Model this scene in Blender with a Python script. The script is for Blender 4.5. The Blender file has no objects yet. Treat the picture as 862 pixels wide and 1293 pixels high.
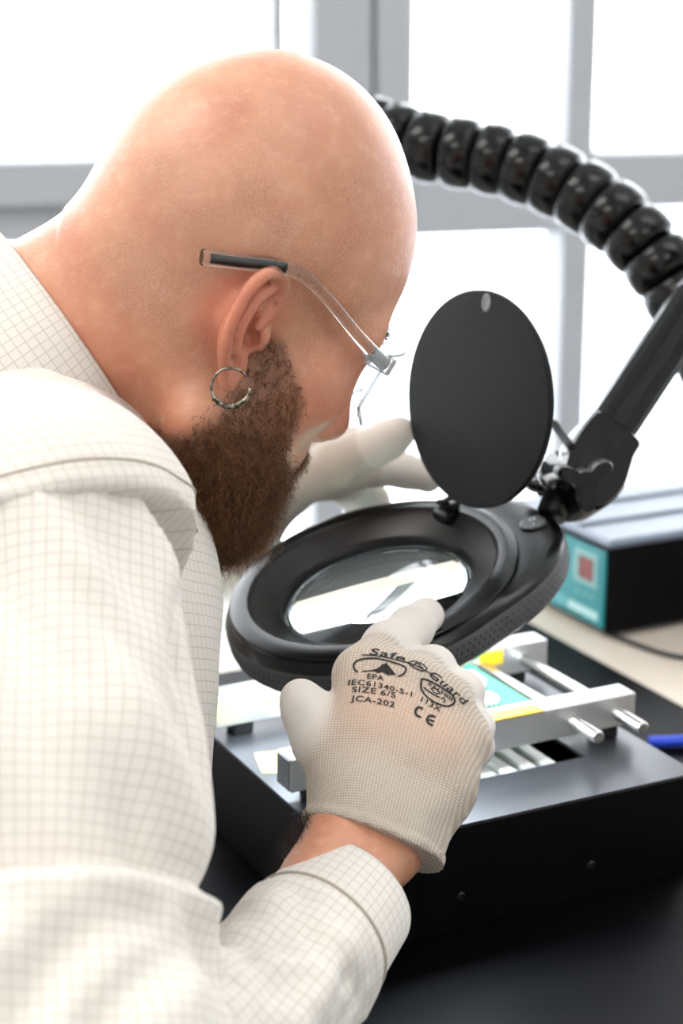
import bpy, bmesh, math, random
import numpy as np
from mathutils import Vector, Matrix, noise
from mathutils.bvhtree import BVHTree

random.seed(7); rng = np.random.default_rng(7)
scene = bpy.context.scene
COL = scene.collection

# ------------------------------------------------------------------ camera
CZ = 1.278                       # camera height, desk top is at 0.75
FPX = 2300.0; PITCH = math.radians(15.5)
CP, SP = math.cos(PITCH), math.sin(PITCH)
cam_data = bpy.data.cameras.new('camera')
cam = bpy.data.objects.new('camera', cam_data); COL.objects.link(cam)
cam.location = (0, 0, CZ)
cam.rotation_euler = (math.pi/2 - PITCH, 0, 0)
cam_data.sensor_fit = 'VERTICAL'; cam_data.sensor_height = 36.0
cam_data.lens = 36.0*FPX/1293.0
cam_data.clip_start = 0.05; cam_data.clip_end = 200
cam_data.dof.use_dof = True; cam_data.dof.focus_distance = 0.97; cam_data.dof.aperture_fstop = 6.3
scene.camera = cam

# ------------------------------------------------------------------ world and light
scene.view_settings.view_transform = 'Standard'
scene.view_settings.look = 'None'
scene.view_settings.gamma = 1.0
scene.view_settings.use_curve_mapping = False
scene.view_settings.exposure = 0.12
world = bpy.data.worlds.new('overcast_sky'); scene.world = world
world.use_nodes = True
wn = world.node_tree.nodes; wl = world.node_tree.links
bgn = wn['Background']
bgn.inputs['Color'].default_value = (0.93, 0.965, 1.0, 1); bgn.inputs['Strength'].default_value = 6.0

def area_light(name, loc, target, sx, sy, power, col=(1, 1, 1)):
    l = bpy.data.lights.new(name, 'AREA'); l.shape = 'RECTANGLE'; l.size = sx; l.size_y = sy
    l.energy = power; l.color = col
    o = bpy.data.objects.new(name, l); COL.objects.link(o)
    o.location = loc
    o.rotation_euler = (Vector(target)-Vector(loc)).to_track_quat('-Z', 'Y').to_euler()
    return o
for lx_, ly_, pw_ in ((-1.3, -0.9, 26), (0.9, -0.9, 13), (-1.3, 0.9, 22), (0.9, 0.9, 8)):
    area_light('ceiling_light_panel', (lx_, ly_, 2.74), (lx_, ly_, 0), 1.2, 0.6, pw_, (1.0, 0.955, 0.90))

# ------------------------------------------------------------------ helpers
def at(px, py, d):
    """point at a given distance along the view axis (used to measure the place)"""
    a = (px-431.0)/FPX; b = (646.5-py)/FPX
    return np.array([a*d, (CP+b*SP)*d, (-SP+b*CP)*d+CZ])

def lin(c):
    return tuple((x/12.92 if x <= 0.04045 else ((x+0.055)/1.055)**2.4) for x in [v/255.0 for v in c])

def mat(name, col, rough=0.5, metal=0.0, spec=None, coat=0.0, trans=0.0, ior=None, emit=None, estr=0.0,
        sss=0.0, sssr=(0.01, 0.004, 0.002), bump=None, mix=None, sheen=0.0, aniso=0.0):
    m = bpy.data.materials.new(name); m.use_nodes = True
    nt = m.node_tree; p = nt.nodes['Principled BSDF']
    c = (*lin(col), 1)
    p.inputs['Base Color'].default_value = c
    p.inputs['Roughness'].default_value = rough
    p.inputs['Metallic'].default_value = metal
    if spec is not None: p.inputs['Specular IOR Level'].default_value = spec
    p.inputs['Coat Weight'].default_value = coat
    p.inputs['Transmission Weight'].default_value = trans
    if ior: p.inputs['IOR'].default_value = ior
    if emit: p.inputs['Emission Color'].default_value = (*lin(emit), 1); p.inputs['Emission Strength'].default_value = estr
    if sss:
        p.inputs['Subsurface Weight'].default_value = sss
        p.inputs['Subsurface Radius'].default_value = sssr; p.inputs['Subsurface Scale'].default_value = 1.0
    if sheen: p.inputs['Sheen Weight'].default_value = sheen
    tc = nt.nodes.new('ShaderNodeTexCoord')
    if mix:                                   # (scale, colour2, lo, hi)
        n = nt.nodes.new('ShaderNodeTexNoise'); n.inputs['Scale'].default_value = mix[0]; n.inputs['Detail'].default_value = 4
        nt.links.new(tc.outputs['Object'], n.inputs['Vector'])
        r = nt.nodes.new('ShaderNodeMapRange'); r.inputs['From Min'].default_value = mix[2]; r.inputs['From Max'].default_value = mix[3]
        nt.links.new(n.outputs['Fac'], r.inputs['Value'])
        x = nt.nodes.new('ShaderNodeMix'); x.data_type = 'RGBA'
        x.inputs['A'].default_value = c; x.inputs['B'].default_value = (*lin(mix[1]), 1)
        nt.links.new(r.outputs['Result'], x.inputs['Factor']); nt.links.new(x.outputs['Result'], p.inputs['Base Color'])
    if bump:                                  # (scale, strength, distance)
        n = nt.nodes.new('ShaderNodeTexNoise'); n.inputs['Scale'].default_value = bump[0]; n.inputs['Detail'].default_value = 3
        nt.links.new(tc.outputs['Object'], n.inputs['Vector'])
        b = nt.nodes.new('ShaderNodeBump'); b.inputs['Strength'].default_value = bump[1]; b.inputs['Distance'].default_value = bump[2]
        nt.links.new(n.outputs['Fac'], b.inputs['Height']); nt.links.new(b.outputs['Normal'], p.inputs['Normal'])
    return m

def link(name, me, m=None, parent=None, smooth=True):
    o = bpy.data.objects.new(name, me); COL.objects.link(o)
    if m: me.materials.append(m)
    if smooth: me.shade_smooth()
    if parent: o.parent = parent; o.matrix_parent_inverse = parent.matrix_basis.inverted()
    return o

def tag(o, label, cat, group=None):
    o['label'] = label; o['category'] = cat
    if group: o['group'] = group
    return o
def structure(o): o['kind'] = 'structure'; return o
def empty(name, loc):
    o = bpy.data.objects.new(name, None); COL.objects.link(o); o.location = loc; o.empty_display_size = .05
    return o

class MB:
    """collects shapes into one mesh"""
    def __init__(s): s.v = []; s.f = []; s.sm = []
    def add(s, vs, fs, smooth=False):
        n = len(s.v); s.v += [tuple(map(float, q)) for q in vs]; s.f += [tuple(i+n for i in q) for q in fs]; s.sm += [smooth]*len(fs)
        return s
    def box(s, o, ax, lo, hi, bev=0.0):
        """box in a frame o + ax rows, lo..hi; chamfered vertical and horizontal edges by inset"""
        o = np.array(o, float); ax = np.array(ax, float); lo = np.array(lo, float); hi = np.array(hi, float)
        if bev <= 0:
            c = [(x, y, z) for x in (lo[0], hi[0]) for y in (lo[1], hi[1]) for z in (lo[2], hi[2])]
            s.add([o+np.array(q)@ax for q in c], [(0, 1, 3, 2), (4, 6, 7, 5), (0, 4, 5, 1), (2, 3, 7, 6), (0, 2, 6, 4), (1, 5, 7, 3)])
            return s
        b = bev; V = []; F = []
        idx = {}
        for i in range(2):
            for j in range(2):
                for k in range(2):
                    P = [lo if t == 0 else hi for t in (i, j, k)]
                    base = np.array([P[0][0], P[1][1], P[2][2]]); sg = np.array([1 if t == 0 else -1 for t in (i, j, k)])
                    for d in range(3):
                        q = base + sg*b; q[d] = base[d]; idx[(i, j, k, d)] = len(V); V.append(o+q@ax)
        g = lambda i, j, k, d: idx[(i, j, k, d)]
        for t in range(2):
            q = [g(t, 0, 0, 0), g(t, 1, 0, 0), g(t, 1, 1, 0), g(t, 0, 1, 0)]; F.append(q if t else q[::-1])
            q = [g(0, t, 0, 1), g(0, t, 1, 1), g(1, t, 1, 1), g(1, t, 0, 1)]; F.append(q if t else q[::-1])
            q = [g(0, 0, t, 2), g(1, 0, t, 2), g(1, 1, t, 2), g(0, 1, t, 2)]; F.append(q if t else q[::-1])
        for a in range(2):
            for c in range(2):
                F.append([g(a, c, 0, 0), g(a, c, 1, 0), g(a, c, 1, 1), g(a, c, 0, 1)])
                F.append([g(a, 0, c, 0), g(a, 1, c, 0), g(a, 1, c, 2), g(a, 0, c, 2)])
                F.append([g(0, a, c, 1), g(1, a, c, 1), g(1, a, c, 2), g(0, a, c, 2)])
                for e in range(2): F.append([g(a, c, e, 0), g(a, c, e, 1), g(a, c, e, 2)])
        s.add(V, F); return s
    def rings(s, R, cap=(True, True), close=False, smooth=True):
        n = len(R[0]); V = [p for r in R for p in r]; F = []
        m = len(R)
        for i in range(m if close else m-1):
            for j in range(n):
                a, b = i*n+j, i*n+(j+1) % n; c, d = ((i+1) % m)*n+(j+1) % n, ((i+1) % m)*n+j
                F.append((a, b, c, d))
        s.add(V, F, smooth)
        k = len(s.v)-len(V)
        if not close:
            if cap[0]: s.f.append(tuple(k+j for j in range(n))[::-1]); s.sm.append(False)
            if cap[1]: s.f.append(tuple(k+(m-1)*n+j for j in range(n))); s.sm.append(False)
        return s
    def tube(s, pts, rad, n=12, cap=True, ry=None, up=None):
        pts = [np.array(p, float) for p in pts]; m = len(pts)
        rad = list(rad) if hasattr(rad, '__len__') else [rad]*m
        T = [pts[min(i+1, m-1)]-pts[max(i-1, 0)] for i in range(m)]; T = [t/np.linalg.norm(t) for t in T]
        u = np.array(up, float) if up is not None else np.array([0, 0, 1.0])
        if abs(u@T[0]) > .95: u = np.array([1.0, 0, 0])
        R = []
        for i in range(m):
            u = u-T[i]*(u@T[i]); u /= np.linalg.norm(u); w = np.cross(T[i], u)
            k = 1.0 if ry is None else ry
            R.append([pts[i]+rad[i]*(math.cos(a)*u*k+math.sin(a)*w) for a in [2*math.pi*j/n for j in range(n)]])
        return s.rings(R, (cap, cap))
    def lathe(s, o, axis, prof, n=48, closed=False, smooth=True, caps=(True, True)):
        """prof: list of (radius, height) about axis through o"""
        o = np.array(o, float); a = np.array(axis, float); a /= np.linalg.norm(a)
        u = np.cross(a, [0, 1, 0] if abs(a[1]) < .9 else [1, 0, 0]); u /= np.linalg.norm(u); v = np.cross(a, u)
        R = [[o+a*h+r*(math.cos(t)*u+math.sin(t)*v) for t in [2*math.pi*j/n for j in range(n)]] for r, h in prof]
        return s.rings(R, caps, closed, smooth)
    def build(s, name, m=None, parent=None, auto=None):
        me = bpy.data.meshes.new(name); me.from_pydata(s.v, [], s.f)
        me.polygons.foreach_set('use_smooth', s.sm)
        bm = bmesh.new(); bm.from_mesh(me); bmesh.ops.recalc_face_normals(bm, faces=bm.faces); bm.to_mesh(me); bm.free()
        me.update()
        o = link(name, me, m, parent, smooth=False)
        return o

# ------------------------------------------------------------------ signed distance modelling (for bodies, cloth, gloves)
def lines(lo, hi, h, fine=None, hf=None):
    if fine is None: return np.arange(lo, hi+h, h)
    a = np.arange(fine[0], lo-h, -h)[::-1][:-1] if fine[0] > lo else np.array([])
    b = np.arange(fine[0], fine[1], hf); c_ = np.arange(fine[1], hi+h, h)
    return np.concatenate([a, b, c_])

class SDF:
    def __init__(s, xs, ys, zs):
        s.g = [np.asarray(q, np.float32) for q in (xs, ys, zs)]
        s.D = np.full(tuple(len(q) for q in s.g), 1.0, np.float32)
    def sl(s, lo, hi, m):
        r = []
        for i in range(3):
            a = max(0, np.searchsorted(s.g[i], lo[i]-m)-2); b = min(len(s.g[i]), np.searchsorted(s.g[i], hi[i]+m)+2)
            r.append(slice(int(a), int(b)))
        X = s.g[0][r[0]][:, None, None]; Y = s.g[1][r[1]][None, :, None]; Z = s.g[2][r[2]][None, None, :]
        return tuple(r), X, Y, Z
    def put(s, sl, d, k, op):
        A = s.D[sl]
        if A.size == 0: return
        if op == 'u':
            if k > 0:
                h = np.maximum(k-np.abs(A-d), 0)/k; A[...] = np.minimum(A, d)-h*h*k*.25
            else: A[...] = np.minimum(A, d)
        else:
            d = -d
            if k > 0:
                h = np.maximum(k-np.abs(A-d), 0)/k; A[...] = np.maximum(A, d)+h*h*k*.25
            else: A[...] = np.maximum(A, d)
    def cone(s, a, b, ra, rb, k=0.01, op='u'):
        a = np.array(a, float); b = np.array(b, float); r = max(ra, rb)
        sl, X, Y, Z = s.sl(np.minimum(a, b)-r, np.maximum(a, b)+r, k+.012)
        ba = b-a; L = float(ba@ba)+1e-12
        px, py, pz = X-a[0], Y-a[1], Z-a[2]
        t = np.clip((px*ba[0]+py*ba[1]+pz*ba[2])/L, 0, 1)
        d = np.sqrt((px-ba[0]*t)**2+(py-ba[1]*t)**2+(pz-ba[2]*t)**2)-(ra+(rb-ra)*t)
        s.put(sl, d.astype(np.float32), k, op); return s
    def chain(s, pts, rad, k=0.01, op='u'):
        for i in range(len(pts)-1): s.cone(pts[i], pts[i+1], rad[i], rad[i+1], k, op)
        return s
    def ell(s, c, r, ax=np.eye(3), k=0.01, op='u'):
        c = np.array(c, float); r = np.array(r, float); ax = np.array(ax, float); R = r.max()
        ext = np.sqrt(((ax*r[:, None])**2).sum(0))
        sl, X, Y, Z = s.sl(c-ext, c+ext, k+.012)
        q = [(X-c[0])*ax[i, 0]+(Y-c[1])*ax[i, 1]+(Z-c[2])*ax[i, 2] for i in range(3)]
        k0 = np.sqrt(sum((q[i]/r[i])**2 for i in range(3))); k1 = np.sqrt(sum((q[i]/r[i]**2)**2 for i in range(3)))+1e-9
        s.put(sl, (k0*(k0-1)/k1).astype(np.float32), k, op); return s
    def plane(s, p, n):
        n = np.array(n, float); n /= np.linalg.norm(n)
        return ((s.g[0][:, None, None]-p[0])*n[0]+(s.g[1][None, :, None]-p[1])*n[1]+(s.g[2][None, None, :]-p[2])*n[2]).astype(np.float32)
    def mesh(s, name):
        D = s.D; S = D < 0; xs, ys, zs = s.g
        n = [q-1 for q in D.shape]
        cnt = np.zeros(n, np.uint8)
        for i in (0, 1):
            for j in (0, 1):
                for k in (0, 1): cnt += S[i:n[0]+i, j:n[1]+j, k:n[2]+k]
        act = (cnt > 0) & (cnt < 8)
        ci, cj, ck = np.nonzero(act)
        idx = np.full(n, -1, np.int32); idx[ci, cj, ck] = np.arange(len(ci))
        acc = np.zeros((len(ci), 3)); num = np.zeros(len(ci))
        cor = [(i, j, k) for i in (0, 1) for j in (0, 1) for k in (0, 1)]
        val = {o: D[ci+o[0], cj+o[1], ck+o[2]].astype(float) for o in cor}
        for o in cor:
            for ax in range(3):
                if o[ax]: continue
                q = list(o); q[ax] = 1; q = tuple(q)
                a, b = val[o], val[q]; m = (a < 0) != (b < 0)
                t = np.where(m, a/np.where(m, a-b, 1), 0)
                p = [np.where(t >= 0, g[c_+o[i]], 0)*(1.0) for i, (g, c_) in enumerate(((xs, ci), (ys, cj), (zs, ck)))]
                e = (xs, ys, zs)[ax]; cc = (ci, cj, ck)[ax]
                p[ax] = e[cc]+t*(e[cc+1]-e[cc])
                for i in range(3): acc[:, i] += np.where(m, p[i], 0)
                num += m
        V = acc/num[:, None]
        Q = []
        for ax in range(3):
            b_, c_ = (ax+1) % 3, (ax+2) % 3
            sa = [slice(None)]*3; sb = [slice(None)]*3; sa[ax] = slice(0, -1); sb[ax] = slice(1, None)
            for w in (b_, c_): sa[w] = slice(1, -1); sb[w] = slice(1, -1)
            A, B = S[tuple(sa)], S[tuple(sb)]
            for flip, M_ in ((False, A & ~B), (True, ~A & B)):
                I = np.array(np.nonzero(M_))
                if I.shape[1] == 0: continue
                I[b_] += 1; I[c_] += 1
                def cell(db, dc):
                    J = I.copy(); J[b_] += db; J[c_] += dc
                    return idx[J[0], J[1], J[2]]
                q = np.stack([cell(-1, -1), cell(0, -1), cell(0, 0), cell(-1, 0)], 1)
                Q.append(q[:, ::-1] if flip else q)
        Q = np.concatenate(Q); Q = Q[(Q >= 0).all(1)]
        return npmesh(name, V, Q)

def npmesh(name, V, Q):
    me = bpy.data.meshes.new(name); k = Q.shape[1]
    me.vertices.add(len(V)); me.vertices.foreach_set('co', np.asarray(V, np.float32).ravel())
    me.loops.add(Q.size); me.loops.foreach_set('vertex_index', Q.astype(np.int32).ravel())
    me.polygons.add(len(Q)); me.polygons.foreach_set('loop_start', np.arange(0, Q.size, k, dtype=np.int32))
    me.update(calc_edges=True); me.validate()
    return me
def coords(me):
    a = np.zeros(len(me.vertices)*3, np.float32); me.vertices.foreach_get('co', a); return a.reshape(-1, 3).astype(float)
def normals(me):
    a = np.zeros(len(me.vertices)*3, np.float32); me.vertices.foreach_get('normal', a); return a.reshape(-1, 3).astype(float)
def setco(me, V): me.vertices.foreach_set('co', np.asarray(V, np.float32).ravel()); me.update()
def fattr(me, name, v):
    a = me.attributes.new(name, 'FLOAT', 'POINT'); a.data.foreach_set('value', np.asarray(v, np.float32))
def uvattr(me, uv):
    l = me.uv_layers.new(name='cloth'); li = np.zeros(len(me.loops), np.int32); me.loops.foreach_get('vertex_index', li)
    l.data.foreach_set('uv', np.asarray(uv, np.float32)[li].ravel())
def segdist(P, pts):
    """distance to a polyline"""
    best = np.full(len(P), 9.0)
    for a, b in zip(pts[:-1], pts[1:]):
        a = np.array(a); b = np.array(b); ba = b-a
        t = np.clip((P-a)@ba/(ba@ba+1e-12), 0, 1); best = np.minimum(best, np.linalg.norm(P-a-t[:, None]*ba, axis=1))
    return best
def sstep(a, b, x):
    t = np.clip((x-a)/(b-a), 0, 1); return t*t*(3-2*t)
def unit(v): v = np.array(v, float); return v/np.linalg.norm(v)
def smooth_path(pts, n):
    pts = np.array(pts, float); m = len(pts); out = []
    for t in np.linspace(0, m-1-1e-9, n):
        i = int(t); u = t-i
        p0, p1, p2, p3 = pts[max(i-1, 0)], pts[i], pts[min(i+1, m-1)], pts[min(i+2, m-1)]
        out.append(.5*((2*p1)+(-p0+p2)*u+(2*p0-5*p1+4*p2-p3)*u*u+(-p0+3*p1-3*p2+p3)*u**3))
    return out

# table frame: E1 runs away from the seated person, E2 to that person's left
TH = math.radians(26.5)
E1 = np.array([math.cos(TH), math.sin(TH), 0]); E2 = np.array([-math.sin(TH), math.cos(TH), 0]); EZ = np.array([0, 0, 1.0])
TAB = np.array([E1, E2, EZ])

# ------------------------------------------------------------------ materials
m_floor = mat('floor_vinyl', (150, 150, 150), .45, mix=(3, (138, 138, 140), .4, .7))
m_frame = mat('window_frame_paint', (174, 177, 182), .45)
m_seal = mat('window_seal', (95, 98, 105), .6)
m_wall = mat('wall_paint', (225, 225, 222), .8)
m_desk = mat('desk_laminate', (206, 194, 180), .38, mix=(6, (196, 182, 166), .45, .75))
m_mat = mat('esd_mat', (3, 3, 5), .45, spec=.07, bump=(900, .1, .0003))
m_black = mat('black_powder_coat', (3, 3, 4), .5, spec=.15, bump=(1500, .08, .0002))
m_plate = mat('dark_brushed_plate', (74, 76, 80), .33, metal=.65, bump=(600, .05, .0002), mix=(9, (88, 89, 92), .4, .7))
m_alu = mat('machined_aluminium', (196, 196, 196), .38, metal=.8, bump=(700, .1, .0002))
m_alu_saw = mat('sawn_aluminium', (120, 124, 130), .5, metal=.85, bump=(500, .5, .0006))
m_steel = mat('steel_rod', (205, 202, 198), .25, metal=1.0)
m_rubber = mat('black_rubber', (8, 8, 9), .7)
m_tape = mat('yellow_tape', (242, 196, 40), .45)
m_sticker = mat('pale_yellow_sticker', (236, 236, 120), .5)
m_pcb = mat('circuit_board', (40, 150, 110), .4, mix=(300, (30, 125, 92), .45, .6))
m_white_plastic = mat('white_plastic', (232, 232, 228), .45)
m_heater = mat('heater_slat', (205, 205, 202), .4, metal=.3)
m_lampblack = mat('lamp_black_plastic', (6, 7, 10), .25, spec=.34, bump=(1600, .12, .0002))
m_lampbezel = mat('lamp_bezel_plastic', (8, 8, 10), .36, spec=.35)
m_lamprim = mat('lamp_grip_rubber', (74, 74, 76), .6, spec=.3)
m_cover = mat('lamp_cover_plastic', (15, 16, 20), .45, spec=.22, mix=(22, (11, 12, 15), .5, .62), bump=(1400, .12, .0002))
m_chrome = mat('chrome', (215, 217, 220), .12, metal=1.0)
m_glass = mat('lens_glass', (245, 252, 250), .0, trans=1.0, ior=1.52)
m_led = mat('led_diffuser', (240, 245, 250), .4, emit=(232, 244, 255), estr=45.0)
m_print_w = mat('white_print', (205, 205, 208), .5)
m_red = mat('red_display', (120, 45, 40), .25, mix=(60, (96, 40, 38), .4, .6))
m_teal = mat('teal_front_panel', (22, 128, 134), .4)
m_case = mat('grey_blue_case', (120, 130, 146), .42, metal=.0)
m_caseblack = mat('black_case_side', (4, 4, 5), .5, spec=.12)
m_hose = mat('black_hose_plastic', (5, 5, 6), .16, spec=.3)
m_blue = mat('blue_cable', (20, 60, 190), .4)
def thin_glass(name, edge=.4, tint=(1, 1, 1)):
    m = bpy.data.materials.new(name); m.use_nodes = True; nt = m.node_tree; nt.nodes.remove(nt.nodes['Principled BSDF'])
    t = nt.nodes.new('ShaderNodeBsdfTransparent'); t.inputs[0].default_value = (*tint, 1); g = nt.nodes.new('ShaderNodeBsdfGlossy'); g.inputs['Roughness'].default_value = .02
    f = nt.nodes.new('ShaderNodeLayerWeight'); x = nt.nodes.new('ShaderNodeMixShader')
    pw = nt.nodes.new('ShaderNodeMath'); pw.operation = 'POWER'; pw.inputs[1].default_value = 4.0; ml = nt.nodes.new('ShaderNodeMath'); ml.operation = 'MULTIPLY_ADD'; ml.inputs[1].default_value = edge; ml.inputs[2].default_value = .03
    nt.links.new(f.outputs['Facing'], pw.inputs[0]); nt.links.new(pw.outputs[0], ml.inputs[0]); nt.links.new(ml.outputs[0], x.inputs[0]); nt.links.new(t.outputs[0], x.inputs[1]); nt.links.new(g.outputs[0], x.inputs[2])
    nt.links.new(x.outputs[0], nt.nodes['Material Output'].inputs[0]); return m
m_pane = thin_glass('window_glass', .2)
m_snow = mat('snowy_ground', (235, 238, 242), .9)
m_house = mat('pale_house', (214, 218, 224), .9)

# ------------------------------------------------------------------ setting: floor, window wall, outside
DESK_Z = 0.75
structure(MB().box((0, 0, 0), np.eye(3), (-3.4, -2.8, -.1), (3.4, 3.5, 0)).build('floor', m_floor))

m_ceiling = mat('ceiling_paint', (235, 235, 232), .9)
structure(MB().box((0, 0, 0), np.eye(3), (-3.3, -2.7, 2.8), (3.3, 3.4, 2.9)).build('ceiling', m_ceiling))
structure(MB().box((0, 0, 0), np.eye(3), (-3.3, -2.8, 0), (3.3, -2.7, 2.8)).build('wall_back', m_wall))
structure(MB().box((0, 0, 0), np.eye(3), (-3.4, -2.7, 0), (-3.3, 3.4, 2.8)).build('wall_left', m_wall))
structure(MB().box((0, 0, 0), np.eye(3), (3.3, -2.7, 0), (3.4, 3.4, 2.8)).build('wall_right', m_wall))
WANG = math.radians(15.0)
W1 = np.array([math.cos(WANG), math.sin(WANG), 0]); W2 = np.array([-math.sin(WANG), math.cos(WANG), 0])
WAX = np.array([W1, W2, EZ]); WO = np.array([0, 2.6, 0.0])
def wallpt(px, py):
    d = at(px, py, 1.0)-np.array([0, 0, CZ]); t = ((WO-np.array([0, 0, CZ]))@W2)/(d@W2)
    q = np.array([0, 0, CZ])+d*t-WO; return q@W1, q[2]
xw = lambda px, py=120: wallpt(px, py)[0]
zw = lambda px, py: wallpt(px, py)[1]
XA = xw(350); XB = xw(388); XM = xw(463); XC = xw(512); XD = xw(707); XE = xw(746)
ZL1, ZL0 = zw(60, 201), zw(60, 258)
ZR1, ZR0 = zw(600, 190), zw(600, 292)
XW0, XW1 = -2.65, 3.1; ZT = 2.6; ZB = 0.12
wf = MB()
def bar(m, x0, x1, z0, z1, y0=-.03, y1=.05): m.box(WO, WAX, (x0, y0, z0), (x1, y1, z1), .004)
structure(wf.box(WO, WAX, (XW0, -.02, 0), (XW1, .1, ZB)).build('wall_window_sill', m_wall))
structure(MB().box(WO, WAX, (XW0, -.02, ZT), (XW1, .1, 2.8)).build('wall_window_head', m_wall))
def window(name, x0, x1, bars, panes, panels=()):
    root = structure(empty(name, WO+W1*x0))
    for b in bars:
        q = MB(); bar(q, *b); q.build('window_frame', m_frame, root)
    for (a, b, c_, d) in panes:
        q = MB(); q.box(WO, WAX, (a, .008, c_), (b, .014, d)); q.build('window_pane', m_pane, root)
    for (a, b, c_, d) in panels:
        q = MB(); q.box(WO, WAX, (a, -.012, c_), (b, .03, d), .004); q.build('panel', m_frame, root)
    return root
# left window: thin sash post, transom, grey panel below
window('window_1', XW0, XB,
       [(XA-.012, XA+.004, ZL1, ZT), (XW0, XB, ZL0, ZL1, -.035, .06), (XW0, XW0+.05, ZB, ZT), (XW0, XB, ZT-.05, ZT)],
       [(XW0+.05, XA-.012, ZL1, ZT-.05), (XA+.004, XB, ZL1, ZT-.05), (XW0+.05, XB, ZB+.05, ZL0-.05)],
       [(XW0+.05, XB, ZL0-.05, ZL0), (XW0+.05, XB, ZB, ZB+.05)])
window('window_2', XB, XD,
       [(XB, XM-.003, ZR0, ZT, -.04, .06), (XM+.003, XC, ZR0, ZT, -.04, .06), (XB, XB+.05, ZB, ZR0, -.03, .05), (XC, XD, ZR0, ZR1, -.035, .06), (XC, XD, ZT-.05, ZT), (XC, XD, ZB, ZB+.05)],
       [(XC, XD, ZR1, ZT-.05), (XB+.05, XD, ZB+.05, ZR0)])
q = MB(); q.box(WO, WAX, (XM-.003, -.02, ZR0), (XM+.003, .06, ZT)); q.build('window_seal', m_seal, bpy.data.objects['window_2'])
window('window_3', XD, XW1,
       [(XD, XE-.004, ZB, ZT), (XE, XW1, ZR0+.03, ZR1-.005, -.035, .06), (XW1-.05, XW1, ZB, ZT), (XE, XW1, ZT-.05, ZT), (XE, XW1, ZB, ZB+.05)],
       [(XE-.004, XW1-.05, ZR1-.005, ZT-.05), (XE-.004, XW1-.05, ZB+.05, ZR0+.03)])
# outside: snowy ground
q = MB(); q.box((0, 0, -3.2), np.eye(3), (-60, 4, -.2), (60, 90, 0)); structure(q.build('ground', m_snow))

# ------------------------------------------------------------------ desk and mat
C0 = at(432, 1075, 1.03)             # near corner of the fixture box
PZ = C0[2]; BH = .066; MATZ = PZ-BH
def tabpt(a, b, z): return np.array([C0[0], C0[1], 0])+E1*a+E2*b+EZ*z
desk = tag(empty('desk', tabpt(.35, .1, 0)), 'light beige laminate work desk under the black mat', 'desk')
MB().box(tabpt(0, 0, 0), TAB, (-.085, -1.1, MATZ-.032), (.90, .56, MATZ-.002), .003).build('desktop', m_desk, desk)
for a in (-.06, .78):
    for b in (-1.0, .48):
        MB().box(tabpt(0, 0, 0), TAB, (a, b, 0), (a+.05, b+.05, MATZ-.032), .003).build('leg', m_frame, desk)
tag(MB().box(tabpt(0, 0, 0), TAB, (-.083, -.75, MATZ-.002), (.412, .46, MATZ), .0008).build('esd_mat', m_mat),
    'matte black work mat covering the near part of the desk', 'mat')

# ------------------------------------------------------------------ circuit-board fixture: black box, plate, bars, rods
fx = tag(empty('board_fixture', tabpt(.12, .1, MATZ)), 'black box fixture with aluminium clamping bars and steel rods under the magnifier', 'fixture')
L1, L2 = .247, .222
OA, OB = (.054, .199), (.052, .196)      # opening in the top plate
b = MB()
for lo, hi in (((0, 0, MATZ), (L1, .003, PZ-.002)), ((0, L2-.003, MATZ), (L1, L2, PZ-.002)),
               ((0, .003, MATZ), (.003, L2-.003, PZ-.002)), ((L1-.003, .003, MATZ), (L1, L2-.003, PZ-.002)), ((.003, .003, MATZ), (L1-.003, L2-.003, MATZ+.003))):
    b.box(tabpt(0, 0, 0), TAB, lo, hi)
b.build('housing', m_black, fx)
b = MB()
for lo, hi in (((0, 0), (L1, OB[0])), ((0, OB[1]), (L1, L2)), ((0, OB[0]), (OA[0], OB[1])), ((OA[1], OB[0]), (L1, OB[1]))):
    b.box(tabpt(0, 0, 0), TAB, (*lo, PZ-.002), (*hi, PZ))
b.build('top_plate', m_plate, fx)
for a in (.078, .170):
    MB().lathe(tabpt(a, .0, MATZ+.02), -E2, [(.0028, 0), (.0028, .0010), (.0018, .0014), (.0010, .0010)], 12).build('screw', mat('dark_screw_%d' % int(a*1000), (60, 60, 62), .35, metal=.9), fx)
# heater inside the opening
ht = MB().box(tabpt(0, 0, 0), TAB, (OA[0]-.004, OB[0]-.004, PZ-.020), (OA[1]-.010, OB[1]+.004, PZ-.012)).build('heater_tray', m_white_plastic, fx)
for i in range(9):
    a = OA[0]+.004+i*.0145
    MB().box(tabpt(0, 0, 0), TAB, (a, OB[0], PZ-.012), (a+.0105, OB[1], PZ-.005), .0012).build('slat', m_heater if i % 3 else m_white_plastic, ht)
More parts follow.
